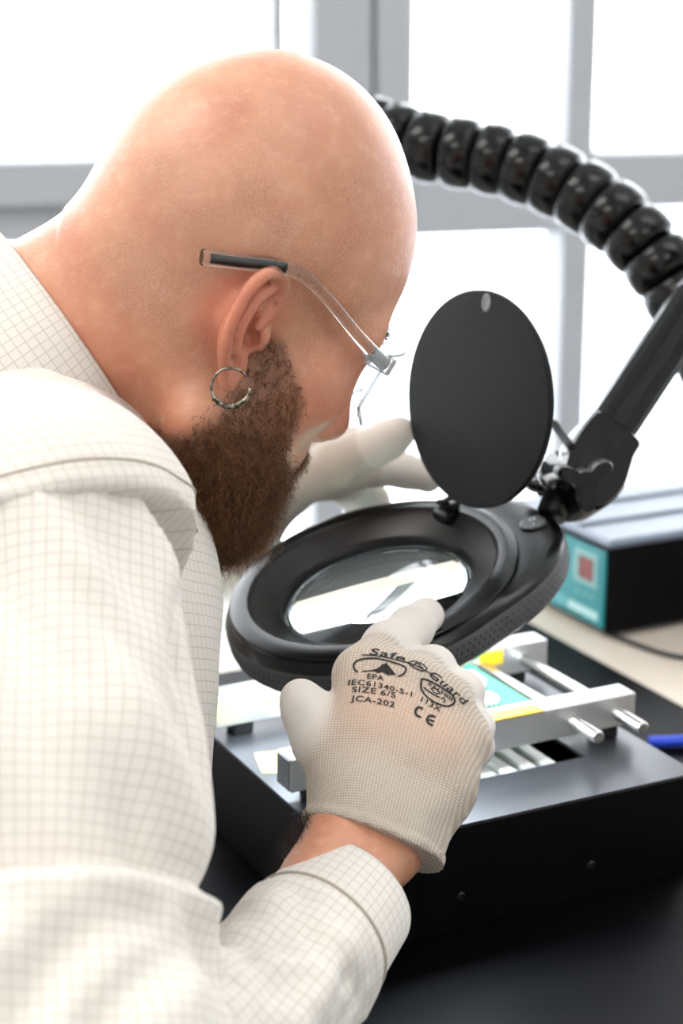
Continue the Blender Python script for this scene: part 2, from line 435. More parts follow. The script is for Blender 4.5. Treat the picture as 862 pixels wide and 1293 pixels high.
# front and rear clamping bars
BT, BB = PZ+.030, PZ+.0085
for nm, b0, b1, a0, a1 in (('front', .067, .086, -.001, .247), ('rear', .180, .199, -.002, .252)):
    q = MB()
    q.box(tabpt(0, 0, 0), TAB, (a0, b0, BB), (a1, b1, BT), .0008)
    bo = q.build('clamp_bar', m_alu, fx)
    MB().box(tabpt(0, 0, 0), TAB, (a0-.0006, b0+.001, BB+.001), (a0, b1-.001, BT-.001)).build('sawn_end', m_alu_saw, bo)
    for a in (.012, .222):
        MB().box(tabpt(0, 0, 0), TAB, (a, b0+.002, PZ), (a+.014, b1-.002, BB), .001).build('rubber_foot', m_rubber, bo)
    if nm == 'front':
        MB().box(tabpt(0, 0, 0), TAB, (.118, b0-.0004, BT-.0006), (.176, b0+.011, BT+.0006)).build('yellow_tape', m_tape, bo)
        MB().box(tabpt(0, 0, 0), TAB, (.108, b0+.003, BT), (.124, b0+.0194, BT+.0009)).build('yellow_tape', m_tape, bo)
        MB().lathe(tabpt(.214, (b0+b1)/2, BT), EZ, [(.0022, 0), (.0022, .0006), (.0012, .0006), (.001, .0001)], 12).build('set_screw', m_steel, bo)
    else:
        MB().box(tabpt(0, 0, 0), TAB, (.196, b0-.0006, BT-.012), (.215, b0, BT-.002)).build('yellow_tape', m_tape, bo)
        MB().box(tabpt(0, 0, 0), TAB, (.03, b0-.0006, BT-.011), (.05, b0, BT-.008)).build('yellow_tape', m_sticker, bo)
for a in (.199, .233):
    MB().lathe(tabpt(a, .038, PZ+.018), E2, [(.0034, 0), (.0042, .0008), (.0042, .1685), (.0036, .169)], 20).build('rod', m_steel, fx)
MB().add([tabpt(.004, .12, PZ+.0004), tabpt(.03, .105, PZ+.0004), tabpt(.034, .145, PZ+.0004), tabpt(.012, .15, PZ+.0004)], [(0, 1, 2, 3)]).build('warning_sticker', m_sticker, fx)

# circuit board held between the bars
cb = tag(empty('circuit_board', tabpt(.1, .13, BT-.006)), 'green circuit board with white connectors clamped between the aluminium bars', 'circuit board')
zb = BT-.006
MB().box(tabpt(0, 0, 0), TAB, (.10, .0862, zb-.0016), (.186, .1798, zb)).build('board', m_pcb, cb)
for (a, bb, la, lb, h) in ((.128, .098, .016, .010, .008), (.15, .10, .014, .012, .006), (.16, .13, .012, .02, .007), (.108, .15, .03, .012, .009), (.106, .095, .016, .01, .006)):
    c = MB().box(tabpt(0, 0, 0), TAB, (a, bb, zb), (a+la, bb+lb, zb+h), .0008).build('connector', m_white_plastic, cb)
    for i in range(4):
        MB().box(tabpt(0, 0, 0), TAB, (a+la*(i+.3)/4, bb-.002, zb), (a+la*(i+.6)/4, bb+.001, zb+.003)).build('pin', m_steel, c)
for i in range(8):
    MB().box(tabpt(0, 0, 0), TAB, (.128+.006*i, .0885, zb), (.1315+.006*i, .092, zb+.0032), .0004).build('chip', m_rubber, cb)
MB().box(tabpt(0, 0, 0), TAB, (.115, .115, zb), (.14, .14, zb+.003), .0005).build('chip', m_rubber, cb)

# blue cable and black lead on the desk
tag(MB().tube(smooth_path([tabpt(.338, .172, MATZ+.005), tabpt(.36, .163, MATZ+.005), tabpt(.40, .15, MATZ+.005), tabpt(.46, .10, MATZ+.004), tabpt(.55, .02, MATZ+.003)], 24), .0045, 10).build('cable', m_blue),
    'thick bright blue cable lying on the black mat', 'cable')
bz = MATZ-.002
tag(MB().tube(smooth_path([tabpt(.455, .40, bz+.003), tabpt(.47, .33, bz+.0025), tabpt(.50, .30, bz+.0025), tabpt(.545, .25, bz+.0025), tabpt(.585, .19, bz+.0025), tabpt(.60, .10, bz+.0025)], 30), .0022, 8).build('cable', m_rubber),
    'thin black lead curving over the beige desk below the teal box', 'cable')

# ------------------------------------------------------------------ teal fronted control box on the desk
BX = at(765, 815, 1.58); BX[2] = MATZ-.002
cbx = tag(empty('control_box', BX+EZ*.004), 'black box with teal display front and grey lid at the back of the desk', 'control box')
def bp(q, lo, hi, bev=0): return q.box(BX, TAB, lo, hi, bev)
BW, BD, BHt = .15, .26, .086
bp(MB(), (0, 0, .004), (BD, BW, BHt-.004), .002).build('case', m_caseblack, cbx)
lid = bp(MB(), (-.004, -.004, BHt-.004), (BD+.003, BW+.003, BHt+.004), .003).build('lid', m_case, cbx)
for i in range(2): bp(MB(), (.0, .045+.055*i, BHt+.004), (BD, .055+.055*i, BHt+.007), .002).build('rib', m_case, lid)
for a in (.02, .22):
    for b_ in (.02, .125): MB().lathe(BX+E1*a+E2*b_, EZ, [(.008, 0), (.008, .004)], 12).build('rubber_foot', m_rubber, cbx)
fp = bp(MB(), (-.003, .003, .008), (0, BW-.003, BHt-.008), .001).build('front_panel', m_teal, cbx)
bp(MB(), (-.0042, .012, .042), (-.003, .048, .072), .0005).build('display_bezel', mat('display_bezel', (126, 172, 172), .5), fp)
bp(MB(), (-.0048, .018, .047), (-.0042, .040, .067)).build('display', m_red, fp)
for i in range(3): MB().lathe(BX-E1*.003+E2*(.018+.011*i)+EZ*.034, -E1, [(.0026, 0), (.0022, .0015)], 10).build('button', mat('panel_button%d' % i, (110, 175, 175), .5), fp)
bp(MB(), (-.0036, .010, .014), (-.003, .056, .021)).build('name_strip', mat('panel_strip', (178, 214, 214), .5), fp)
bp(MB(), (-.0034, .060, .013), (-.003, .085, .023)).build('name_strip', mat('panel_mark', (90, 160, 170), .5), fp)
bp(MB(), (-.0034, .07, .03), (-.003, .13, .065)).build('label_patch', mat('panel_patch', (30, 112, 118), .5), fp)

# ------------------------------------------------------------------ magnifier lamp
LC = np.array([.02209, 1.09459, -.35488+CZ]); LN = unit([-.23650, -.20564, .94962])
LU = unit(np.cross([0, 1, 0], LN)); LV = np.cross(LN, LU)
lamp = tag(empty('magnifier_lamp', LC-LN*.03), 'black round magnifier lamp with raised lens cover held over the circuit board', 'lamp')
def lp(u, v, h): return LC+LU*u+LV*v+LN*h
def lobe(t, r0=.0985, r1=.125, c0=math.radians(14), w=math.radians(62)):
    d = (t-c0+math.pi) % (2*math.pi)-math.pi
    if abs(d) > w: return r0
    return r0+(r1-r0)*(.5+.5*math.cos(math.pi*d/w))**.75
NR = 96
def outl(scale, dr, h, flat=False):
    return [lp((lobe(t)*scale+dr)*math.cos(t), (lobe(t)*scale+dr)*math.sin(t), h) for t in [2*math.pi*i/NR for i in range(NR)]]
def circ(r, h): return [lp(r*math.cos(t), r*math.sin(t), h) for t in [2*math.pi*i/NR for i in range(NR)]]
q = MB()
q.rings([circ(.0625, -.012), outl(1, -.010, -.018), outl(1, -.004, -.0165), outl(1, -.0005, -.0125)] , (False, False))
q.build('lower_shell', m_lampblack, lamp)
q = MB()
q.rings([outl(1, -.0005, -.0125), outl(1, 0, -.0105), outl(1, 0, .0015), outl(1, -.001, .003)], (False, False))
rim = q.build('grip_rim', m_lamprim, lamp)
# raised dots on the grip
dots = MB()
for row, hh in enumerate((-.0088, -.0048, -.0008)):
    for i in range(140):
        t = 2*math.pi*(i+.5*(row % 2))/140
        r = lobe(t); n0 = LU*math.cos(t)+LV*math.sin(t); w0 = -LU*math.sin(t)+LV*math.cos(t); c0 = LC+n0*r+LN*hh
        k = .00115
        dots.add([c0+w0*k+n0*.0001, c0+LN*k+n0*.0001, c0-w0*k+n0*.0001, c0-LN*k+n0*.0001, c0+n0*.0006], [(0, 1, 4), (1, 2, 4), (2, 3, 4), (3, 0, 4)])
do = dots.build('grip_dots', mat('grip_dot_rubber', (26, 26, 28), .6), rim); do['kind'] = 'stuff'
# upper shell with a raised circular collar around the lens
q = MB()
def outl2(dr, h):
    R = []
    for i in range(NR):
        t = 2*math.pi*i/NR; r = max(lobe(t)+dr, .0935); R.append(lp(r*math.cos(t), r*math.sin(t), h))
    return R
q.rings([outl(1, -.001, .003), outl2(-.003, .0065), outl2(-.009, .0085), circ(.0932, .0088)], (False, False))
q.build('upper_shell', m_lampblack, lamp)
q = MB()
q.rings([circ(.0932, .0070), circ(.0932, .0112)], (False, False))
q.rings([circ(.0932, .0112), circ(.0925, .0120)], (False, False))
q.rings([circ(.0925, .0120), circ(.0895, .0131), circ(.0850, .0136), circ(.0812, .0134)], (False, False))
q.rings([circ(.0812, .0134), circ(.0802, .0128)], (False, False))
q.build('collar_ring', m_lampblack, lamp)
q = MB()
q.rings([circ(.0802, .0128), circ(.0790, .0112)], (False, False))
q.rings([circ(.0790, .0112), circ(.0640, .0026)], (False, False))
q.rings([circ(.0640, .0026), circ(.0612, .0010), circ(.0608, -.004), circ(.0625, -.012)], (False, False))
q.build('lens_bezel', m_lampbezel, lamp)
# lens (biconvex)
prof = []
RR = .0622
for k in range(11):
    r = RR*k/10; prof.append((max(r, 1e-5), -.0062+.0058*(1-(r/RR)**2)+.0012))
low = [(max(RR*k/10, 1e-5), -.0074-.0052*(1-(k/10)**2)) for k in range(10, -1, -1)]
MB().lathe(LC, LN, prof+low, 64, caps=(True, True)).build('lens', m_glass, lamp)
# light ring on the underside
q = MB(); q.rings([circ(.0655, -.0150), circ(.0655, -.0175), circ(.083, -.0195), circ(.083, -.0165)], (False, False), close=True)
q.build('light_ring', m_led, lamp)
# switch on the lobe
sc = lp(.106, .021, .0089)
so = MB().lathe(sc, LN, [(.0088, -.001), (.0088, .0008), (.0078, .0012)], 28).build('switch', mat('switch_black', (10, 10, 11), .3), lamp)
MB().rings([[sc+LN*.0018+(LU*math.cos(t)+LV*math.sin(t))*r+LV*.003 for t in [2*math.pi*i/20 for i in range(20)]] for r in (.0022, .0014)], (False, False)).build('switch_mark', m_print_w, so)
MB().box(sc, np.array([LU, LV, LN]), (-.0005, -.005, .0012), (.0005, -.002, .0018)).build('switch_mark', m_print_w, so)

# hinge and cover
KC = np.array([.08432, 1.10361, -.23397+CZ]); KN = unit([-.80609, -.58432, .09374])
KU = unit(np.cross(EZ, KN)); KV = np.cross(KN, KU)      # KU horizontal in the disc, KV up
cv = MB()
KR = .0675
def kc(r, h): return [KC+(KU*math.cos(t)+KV*math.sin(t))*r+KN*h for t in [2*math.pi*i/96 for i in range(96)]]
cv.rings([kc(KR-.0015, -.0022), kc(KR, -.001), kc(KR, .0016), kc(KR-.0012, .0024)], (True, True))
co = cv.build('lens_cover', m_cover, lamp)
# finger notch at the top of the cover
nt_ = KC+KV*(KR-.0072)+KN*.0024+KU*.002
q = MB(); q.rings([[nt_+KU*(r*math.cos(t))+KV*(r*1.3*math.sin(t))+KN*h for t in [math.pi*2*i/20 for i in range(20)]] for r, h in ((.0044, 0), (.0038, .0006), (.003, .0003), (.001, .0001))], (False, True)); q.build('finger_notch', mat('notch_grey', (120, 122, 126), .35), co)
HB = lp(.056, .058, .011)
HT = KC-KV*(KR-.004)
hdir = unit(np.cross(LN, KN))
for sgn in (-1, 1):
    MB().tube([HB+hdir*.005*sgn+LN*.0, HB+hdir*.005*sgn+LN*.007, HT*.5+HB*.5+hdir*.005*sgn+LN*.006, HT+hdir*.005*sgn+KV*.006+KN*.002], [.0024, .0022, .002, .0016], 8).build('hinge_arm', m_lampbezel, lamp)
MB().tube([HB-hdir*.009+LN*.006, HB+hdir*.009+LN*.006], .0025, 10).build('hinge_pin', m_lampbezel, lamp)
hx = np.array([hdir, unit(np.cross(LN, hdir)), LN])
MB().box(HB, hx, (-.008, -.009, -.002), (.008, .004, .004), .001).build('hinge_block', m_lampbezel, lamp)

# arm of the lamp: chrome pivot, bracket, star knob, square arm
PV = at(692, 597, 1.185)
lobe_p = lp(.118, .04, .0)
MB().tube([lobe_p, lp(.128, .055, .012), at(683, 612, 1.19)], [.010, .009, .008], 14).build('neck', m_lampbezel, lamp)
ax0 = unit(at(760, 588, 1.16)-at(690, 597, 1.2))
MB().lathe(PV-ax0*.012, ax0, [(.007, -.004), (.0120, -.002), (.0130, .003), (.0130, .009), (.009, .011), (.009, .014), (.0135, .015), (.0135, .022), (.010, .023), (.010, .032)], 24).build('chrome_pivot', m_chrome, lamp)
A0 = at(735, 594, 1.19); A1 = at(880, 376, 1.24)
ad = unit(A1-A0); aw = unit(np.cross(ad, [0.25, 1, 0.15])); an = np.cross(ad, aw)
AX = np.array([ad, aw, an])
Lm = np.linalg.norm(A1-A0)
arm = MB().box(A0, AX, (.02, -.0155, -.0125), (Lm, .0155, .0125), .004).build('arm', m_lampblack, lamp)
for sg in (-1, 1): MB().box(A0, AX, (.03, -.004, sg*.0125-.0009), (Lm-.01, .004, sg*.0125+.0009)).build('arm_rib', m_lampbezel, arm)
# bracket outline in the arm plane
br = [(-.036, -.012), (-.026, .014), (.004, .021), (.034, .020), (.040, .012), (.040, -.020), (.026, -.024), (.0, -.030), (-.022, -.026)]
br = [(p_[0]*.87, p_[1]*.87) for p_ in smooth_path([(x, y, 0) for x, y in br+br[:1]], 46)[:-1]]
q = MB(); q.rings([[A0+ad*x*s_+aw*y*s_+an*h for x, y in br] for s_, h in ((.94, -.019), (1, -.016), (1, .016), (.93, .019))], (True, True), smooth=False)
bk = q.build('bracket', m_lampblack, lamp)
# star knob on the near side
KC2 = at(737, 607, 1.145); kn = unit(np.array([.12, -1, .1])); ku = unit(np.cross(EZ, kn)); kv = np.cross(kn, ku)
pr = []
for i in range(60):
    t = 2*math.pi*i/60; r = .0075+.0125*max(0, math.cos(3*(t-math.radians(-84))))**.9; pr.append((r*math.cos(t), r*math.sin(t)))
q = MB(); q.rings([[KC2+ku*x*s_+kv*y*s_+kn*h for x, y in pr] for s_, h in ((.9, -.008), (1, -.006), (1, .006), (.92, .009))], (True, True))
q.build('star_knob', m_lampbezel, lamp)
MB().tube([KC2, KC2-kn*.04], .005, 10).build('knob_bolt', m_chrome, lamp)
MB().tube(smooth_path([at(722, 566, 1.17), at(708, 548, 1.19), at(697, 534, 1.2), at(684, 540, 1.22), at(676, 570, 1.22)], 14), .0028, 8).build('power_lead', m_rubber, lamp)
# second joint, lower arm and desk clamp (beyond the right edge of the frame)
J2 = A1+ad*.18
arm2 = MB().box(A0, AX, (Lm, -.0155, -.0125), (Lm+.18, .0155, .0125), .004).build('arm', m_lampblack, lamp)
MB().lathe(J2-an*.02, an, [(.02, 0), (.022, .004), (.022, .036), (.02, .04)], 20).build('elbow_joint', m_lampbezel, lamp)
base = np.array([.62, 1.30, MATZ-.002])
MB().tube([J2, base+EZ*.30], .014, 12).build('lower_arm', m_lampblack, lamp)
MB().tube([base+EZ*.30, base], .010, 12).build('post', m_chrome, lamp)
MB().lathe(base, EZ, [(.05, 0), (.05, .012), (.02, .018), (.012, .04)], 28).build('desk_base', m_lampbezel, lamp)

# ------------------------------------------------------------------ ribbed extraction hose
hp = [at(330, 190, 1.62), at(390, 150, 1.58), at(455, 162, 1.55), at(540, 186, 1.52), at(640, 205, 1.50), at(730, 243, 1.48), at(805, 300, 1.46), at(858, 372, 1.45), at(905, 470, 1.45), at(935, 590, 1.46)]
hpth = smooth_path(hp, 400)
cum = np.concatenate([[0], np.cumsum([np.linalg.norm(hpth[i+1]-hpth[i]) for i in range(len(hpth)-1)])])
hose = tag(empty('extraction_hose', hp[-1]), 'glossy black segmented flexible hose arching above the lamp', 'hose')
SEG = .0285; nseg = int(cum[-1]/SEG)
def hp_at(sv):
    i = min(int(np.searchsorted(cum, sv)), len(hpth)-1); return hpth[i]
for i in range(nseg):
    p0, p1 = hp_at(i*SEG), hp_at((i+1)*SEG); a = unit(p1-p0); L_ = np.linalg.norm(p1-p0)
    MB().lathe(p0, a, [(.0225, -.002), (.0265, .001), (.0292, .005), (.0300, L_*.5), (.0292, L_-.006), (.0280, L_-.003), (.0245, L_-.001), (.022, L_+.001)], 36).build('hose_segment', m_hose, hose)
hb = np.array([hp[-1][0]+.06, hp[-1][1]+.06, MATZ-.002])
MB().tube([hp[-1]+EZ*.01, hb+EZ*.02], .024, 20).build('hose_pipe', m_hose, hose)
MB().lathe(hb, EZ, [(.05, 0), (.05, .012), (.03, .03), (.025, .05)], 28).build('hose_base', m_hose, hose)

# ------------------------------------------------------------------ person: frames and landmarks
def rot_rows(yaw, pitch, roll):
    cy, sy, cp, sp = math.cos(yaw), math.sin(yaw), math.cos(pitch), math.sin(pitch)
    F = np.array([cy*cp, sy*cp, -sp]); L = np.array([-sy, cy, 0]); U = np.cross(F, L)
    return np.array([F, L*math.cos(roll)+U*math.sin(roll), U*math.cos(roll)-L*math.sin(roll)])
HR = rot_rows(math.radians(26), math.radians(30.4), math.radians(7.8))
HO = np.array([-.0719, 1.0167, -.1595+CZ])
HK = np.array([.89, .985, .997])              # this head is short and broad
def H(x, y, z): return HO+(np.array([x, y, z])*HK)@HR
def toH(P): return ((P-HO)@HR.T)/HK

NB = at(22, 458, 1.04)                       # base of the neck
SR = at(44, 694, .86)                        # right shoulder
SL = SR+E2*.40+E1*.01                        # left shoulder
ER = at(35, 1450, .725)                      # right elbow (upper arm end)
EF = at(140, 1500, .73)                     # right elbow (forearm start)
WR = at(455, 1092, .928)                     # right wrist
CUF = at(446, 1130, .912)
EL = np.array([-.28, 1.20, CZ-.45]); WL = at(300, 722, 1.25)
CC = at(-4, 770, 1.0); BE = at(-82, 1000, .965)
HIP = np.array([-.46, .87, .62])
person = tag(empty('person', (HIP[0], HIP[1], 0)), 'bald bearded person in a white checked shirt leaning over the magnifier lamp', 'person')

# ------------------------------------------------------------------ body (one continuous surface)
xs = lines(-.60, .13, .010, (-.21, .07), .0018)
ys = lines(.50, 1.36, .010, (.87, 1.17), .0018)
zs = lines(CZ-.72, CZ+.03, .010, (CZ-.375, CZ-.02), .0018)
B = SDF(xs, ys, zs)
def he(c, r, k=.012, op='u', ax=None, both=False):
    for sg in ((1, -1) if both else (1,)):
        A = HR if ax is None else np.array([[a[0], a[1]*sg, a[2]] for a in ax])@HR
        B.ell(H(c[0], c[1]*sg, c[2]), np.array(r)*(HK if ax is None else 1), A, k, op)
def hc(a, b, ra, rb, k=.01, op='u', both=False):
    for sg in ((1, -1) if both else (1,)):
        B.cone(H(a[0], a[1]*sg, a[2]), H(b[0], b[1]*sg, b[2]), ra, rb, k, op)
# cranium
he((-.004, 0, .051), (.098, .080, .0945), 0)
he((-.036, 0, .044), (.064, .071, .074), .02)
he((.042, 0, .048), (.054, .068, .062), .02)
# face
he((.042, 0, -.030), (.056, .060, .070), .03)
hc((.089, .010, .026), (.072, .052, .026), .011, .010, .02, both=True)
he((.058, .046, -.014), (.026, .021, .020), .03, both=True)
he((.036, 0, -.070), (.050, .050, .040), .03)
hc((.002, .056, -.055), (.074, .020, -.100), .017, .017, .03, both=True)
he((.078, 0, -.100), (.020, .025, .018), .02)
he((.080, 0, -.058), (.022, .030, .022), .02)
he((.101, .031, .010), (.013, .017, .010), .012, 's', both=True)
he((.0805, .032, .009), (.0135, .0160, .0115), .004, both=True)           # lids over the eyeballs
hc((.095, 0, .024), (.114, 0, -.026), .008, .0105, .014)
he((.114, 0, -.030), (.012, .0115, .0105), .008)
he((.104, .0125, -.035), (.010, .0075, .0075), .005, both=True)
he((.107, .0062, -.0415), (.0055, .0032, .004), .002, 's', both=True)
hc((.0985, 0, -.0605), (.084, .024, -.063), .0058, .003, .006, both=True)
hc((.0970, 0, -.0700), (.084, .022, -.067), .0065, .003, .006, both=True)
hc((.1065, 0, -.0655), (.088, .027, -.0655), .0012, .0012, .003, 's', both=True)
# neck and trapezius
B.cone(H(-.032, 0, -.012), NB, .056, .055, .022)
B.cone(H(.030, 0, -.060), NB+E1*.01-EZ*.05, .038, .042, .02)
B.cone(H(-.062, 0, .000), NB-E1*.018+EZ*.010, .032, .036, .03)
# ears
ESIDE = {}
def ear(sg):
    o = np.array([-.004, .0765*sg, .002])
    ue = unit([-.17, .06*sg, .98]); be = unit([-.90, .43*sg, 0]); be = unit(be-ue*(be@ue)); ne = np.cross(ue, be)*(1 if sg < 0 else -1)
    if ne[1]*sg < 0: ne = -ne
    EA = np.array([be, ue, ne])
    P = lambda b, u, n=0: H(*(o+(np.array([b, u, n])/1000)@EA))
    A = EA@HR
    E_ = lambda b, u, n, r, k, op='u': B.ell(P(b, u, n), np.array(r)/1000, A, k, op)
    E_(5, 3, -7, (13, 20, 9), .008)                                        # root against the head
    E_(10, 5, -2.0, (16, 27, 3.0), .004)                                   # shell
    E_(2.5, 1, 3.0, (8.5, 11, 8.0), .003, 's')                             # concha
    E_(4, 17, 4.0, (9, 7, 5.0), .003, 's')
    hl = [(0, 3, 0), (-5, 12, .5), (-6, 22, 1.2), (-1, 31, 2.5), (9, 35.5, 3.2), (19, 32, 3.2), (25.5, 22, 3), (27, 8, 3), (24, -6, 2.5), (17, -18, 2), (9, -27, 1), (3, -31, 0)]
    rr = [2.4, 2.6, 2.9, 3.2, 3.3, 3.3, 3.2, 3.1, 3.0, 3.0, 3.2, 3.6]
    pp = smooth_path(hl, 26); rs = np.interp(np.linspace(0, 11, 26), range(12), rr)/1000
    B.chain([P(*q) for q in pp], rs, .0022)
    ah = smooth_path([(3, 26, .8), (10, 22, 1.5), (15.5, 12, 1.8), (16, 0, 1.6), (12, -10, 1.2), (4.5, -14.5, .8)], 12)
    B.chain([P(*q) for q in ah], [.0026]*12, .0030)
    E_(3, -23, 0, (8.0, 10, 3.6), .004)                                    # lobe
    E_(-7.5, -3, 1.5, (4.2, 6.0, 3.6), .004)                               # tragus
    E_(-1, -4, -2, (4.5, 5, 6), .002, 's')                                 # ear canal
    ESIDE[sg] = (o, EA)
ear(-1); ear(1)
# trunk and arms under the clothes
B.cone(NB-EZ*.03, NB-E1*.05-EZ*.12, .055, .08, .03)
B.cone(SR, SL, .036, .036, .03)
B.cone(NB-EZ*.09, SR, .04, .035, .03); B.cone(NB-EZ*.09, SL, .04, .035, .03)
B.chain([NB-E1*.05-EZ*.12, CC-E1*.03, BE-E1*.03, HIP+EZ*.05], [.085, .085, .10, .10], .05)
B.chain([SR, ER*.85+SR*.15, EF*.6+ER*.4, EF*.3+WR*.7], [.034, .042, .038, .022], .02)
NHb = np.array([0, -.9, .43]); wdir = unit(at(500, 880, .965)-WR); wlat = unit(at(500, 1120, .935)-at(415, 1065, .930))
for s_ in (-1, 1):
    B.cone(EF*.35+WR*.65+wlat*.009*s_, WR+wlat*.0110*s_+wdir*.015, .0180, .0180, .015)
    B.cone(WR+wlat*.0110*s_+wdir*.015, WR+wdir*.060+wlat*.012*s_-NHb*.004, .0170, .009, .015)
B.chain([SL, EL, WL, at(318, 672, 1.245)], [.045, .04, .016, .010], .01)
body_me = B.mesh('body')
BV = coords(body_me); BN = normals(body_me); BL = toH(BV)
# colour masks that belong to the skin itself: stubble, beard area, ruddy ears and neck
lx, ly, lz = BL[:, 0], BL[:, 1], BL[:, 2]
ay = np.abs(ly)
hairline = sstep(.075, .045, lx+.25*(lz-.05))*sstep(-.055, -.015, lz+.25*lx*0)*sstep(.03, -.01, lx-.03-.5*np.maximum(lz, 0))
side = sstep(.02, .05, ay)
fattr(body_me, 'stubble', np.clip(sstep(-.05, -.01, lz)*sstep(.085, .055, lx)*(.35+.65*sstep(.14, .07, lz))*side, 0, 1))
def beard_weight(P):
    x, y, z = P[:, 0], np.abs(P[:, 1]), P[:, 2]
    cheek = np.interp(x, [.0, .020, .051, .070, .095], [.004, .003, -.020, -.054, -.060])   # falls from sideburn to mouth corner
    w = sstep(.006, -.003, z-cheek)*sstep(-.006, .010, x-(.006+.50*np.minimum(z+.034, 0)))
    w *= sstep(-.150, -.120, z)
    mouth = (np.hypot((z+.0655)/.0115, y/.027) < 1) & (x > .07)
    w = np.where(mouth, 0, w)
    mous = (x > .078) & (z < -.045) & (z > -.058) & (y < .034)
    return np.where(mous, 1, w)
bw = beard_weight(BL)
bw = np.where(np.linalg.norm(BV-HO, axis=1) < .19, bw, 0)
fattr(body_me, 'beard', bw)
eo = np.array([-.01, -.085, .0])
earm = np.minimum(np.linalg.norm(BL-np.array([-.014, -.088, .0]), axis=1), np.linalg.norm(BL-np.array([-.014, .088, .0]), axis=1))
neckred = .45*sstep(.09, .02, np.linalg.norm(BL-np.array([-.08, -.06, -.09]), axis=1))+.35*sstep(.05, .02, np.linalg.norm(BL-np.array([.065, -.055, -.005]), axis=1))
fattr(body_me, 'ruddy', np.clip(sstep(.040, .026, earm)*.65+neckred+.3*sstep(.03, .012, np.linalg.norm(BL-np.array([.112, 0, -.03]), axis=1)), 0, 1))

def skin_material():
    m = bpy.data.materials.new('skin'); m.use_nodes = True; nt = m.node_tree; p = nt.nodes['Principled BSDF']; L = nt.links.new
    def N(t, **k):
        n = nt.nodes.new(t)
        for a, v in k.items(): n.inputs[a].default_value = v
        return n
    def mixc(fac, a, b):
        x = nt.nodes.new('ShaderNodeMix'); x.data_type = 'RGBA'
        if hasattr(fac, 'node'): L(fac, x.inputs['Factor'])
        else: x.inputs['Factor'].default_value = fac
        for s_, v in (('A', a), ('B', b)):
            if hasattr(v, 'node'): L(v, x.inputs[s_])
            else: x.inputs[s_].default_value = (*lin(v), 1)
        return x.outputs['Result']
    def mul(a, b):
        x = nt.nodes.new('ShaderNodeMath'); x.operation = 'MULTIPLY'
        for i, v in enumerate((a, b)):
            if hasattr(v, 'node'): L(v, x.inputs[i])
            else: x.inputs[i].default_value = v
        return x.outputs[0]
    def rng_(v, a, b):
        x = nt.nodes.new('ShaderNodeMapRange'); x.inputs['From Min'].default_value = a; x.inputs['From Max'].default_value = b; L(v, x.inputs['Value']); return x.outputs['Result']
    def attr(n):
        a = nt.nodes.new('ShaderNodeAttribute'); a.attribute_name = n; return a.outputs['Fac']
    tc = nt.nodes.new('ShaderNodeTexCoord').outputs['Object']
    def noi(scale, det=3):
        n = N('ShaderNodeTexNoise', Scale=scale, Detail=det); L(tc, n.inputs['Vector']); return n.outputs['Fac']
    c = mixc(rng_(noi(16), .35, .65), (213, 155, 125), (198, 136, 105))
    c = mixc(mul(rng_(noi(38, 5), .50, .72), .55), c, (196, 122, 98))
    c = mixc(mul(rng_(noi(150, 4), .5, .7), .22), c, (236, 190, 164))
    c = mixc(mul(attr('ruddy'), .75), c, (214, 112, 88))
    st = mul(mul(attr('stubble'), rng_(noi(1900, 1), .46, .66)), rng_(noi(30, 3), .30, .62))
    c = mixc(mul(st, .55), c, (100, 74, 60))
    c = mixc(mul(mul(attr('stubble'), rng_(noi(24, 3), .3, .7)), .30), c, (160, 116, 94))
    c = mixc(mul(attr('beard'), .60), c, (104, 64, 44))
    v = N('ShaderNodeTexVoronoi', Scale=34.0); L(tc, v.inputs['Vector'])
    c = mixc(mul(rng_(v.outputs['Distance'], .06, .03), .55), c, (150, 84, 62))
    L(c, p.inputs['Base Color'])
    p.inputs['Roughness'].default_value = .42; p.inputs['Specular IOR Level'].default_value = .6; p.inputs['Coat Weight'].default_value = .12; p.inputs['Coat Roughness'].default_value = .38
    p.inputs['Subsurface Weight'].default_value = .25; p.inputs['Subsurface Radius'].default_value = (.010, .0035, .0016); p.inputs['Subsurface Scale'].default_value = .6
    b = N('ShaderNodeBump', Strength=.45, Distance=.0007); L(noi(520, 6), b.inputs['Height']); L(b.outputs['Normal'], p.inputs['Normal'])
    return m
m_skin = skin_material()
body = link('body', body_me, m_skin, person)

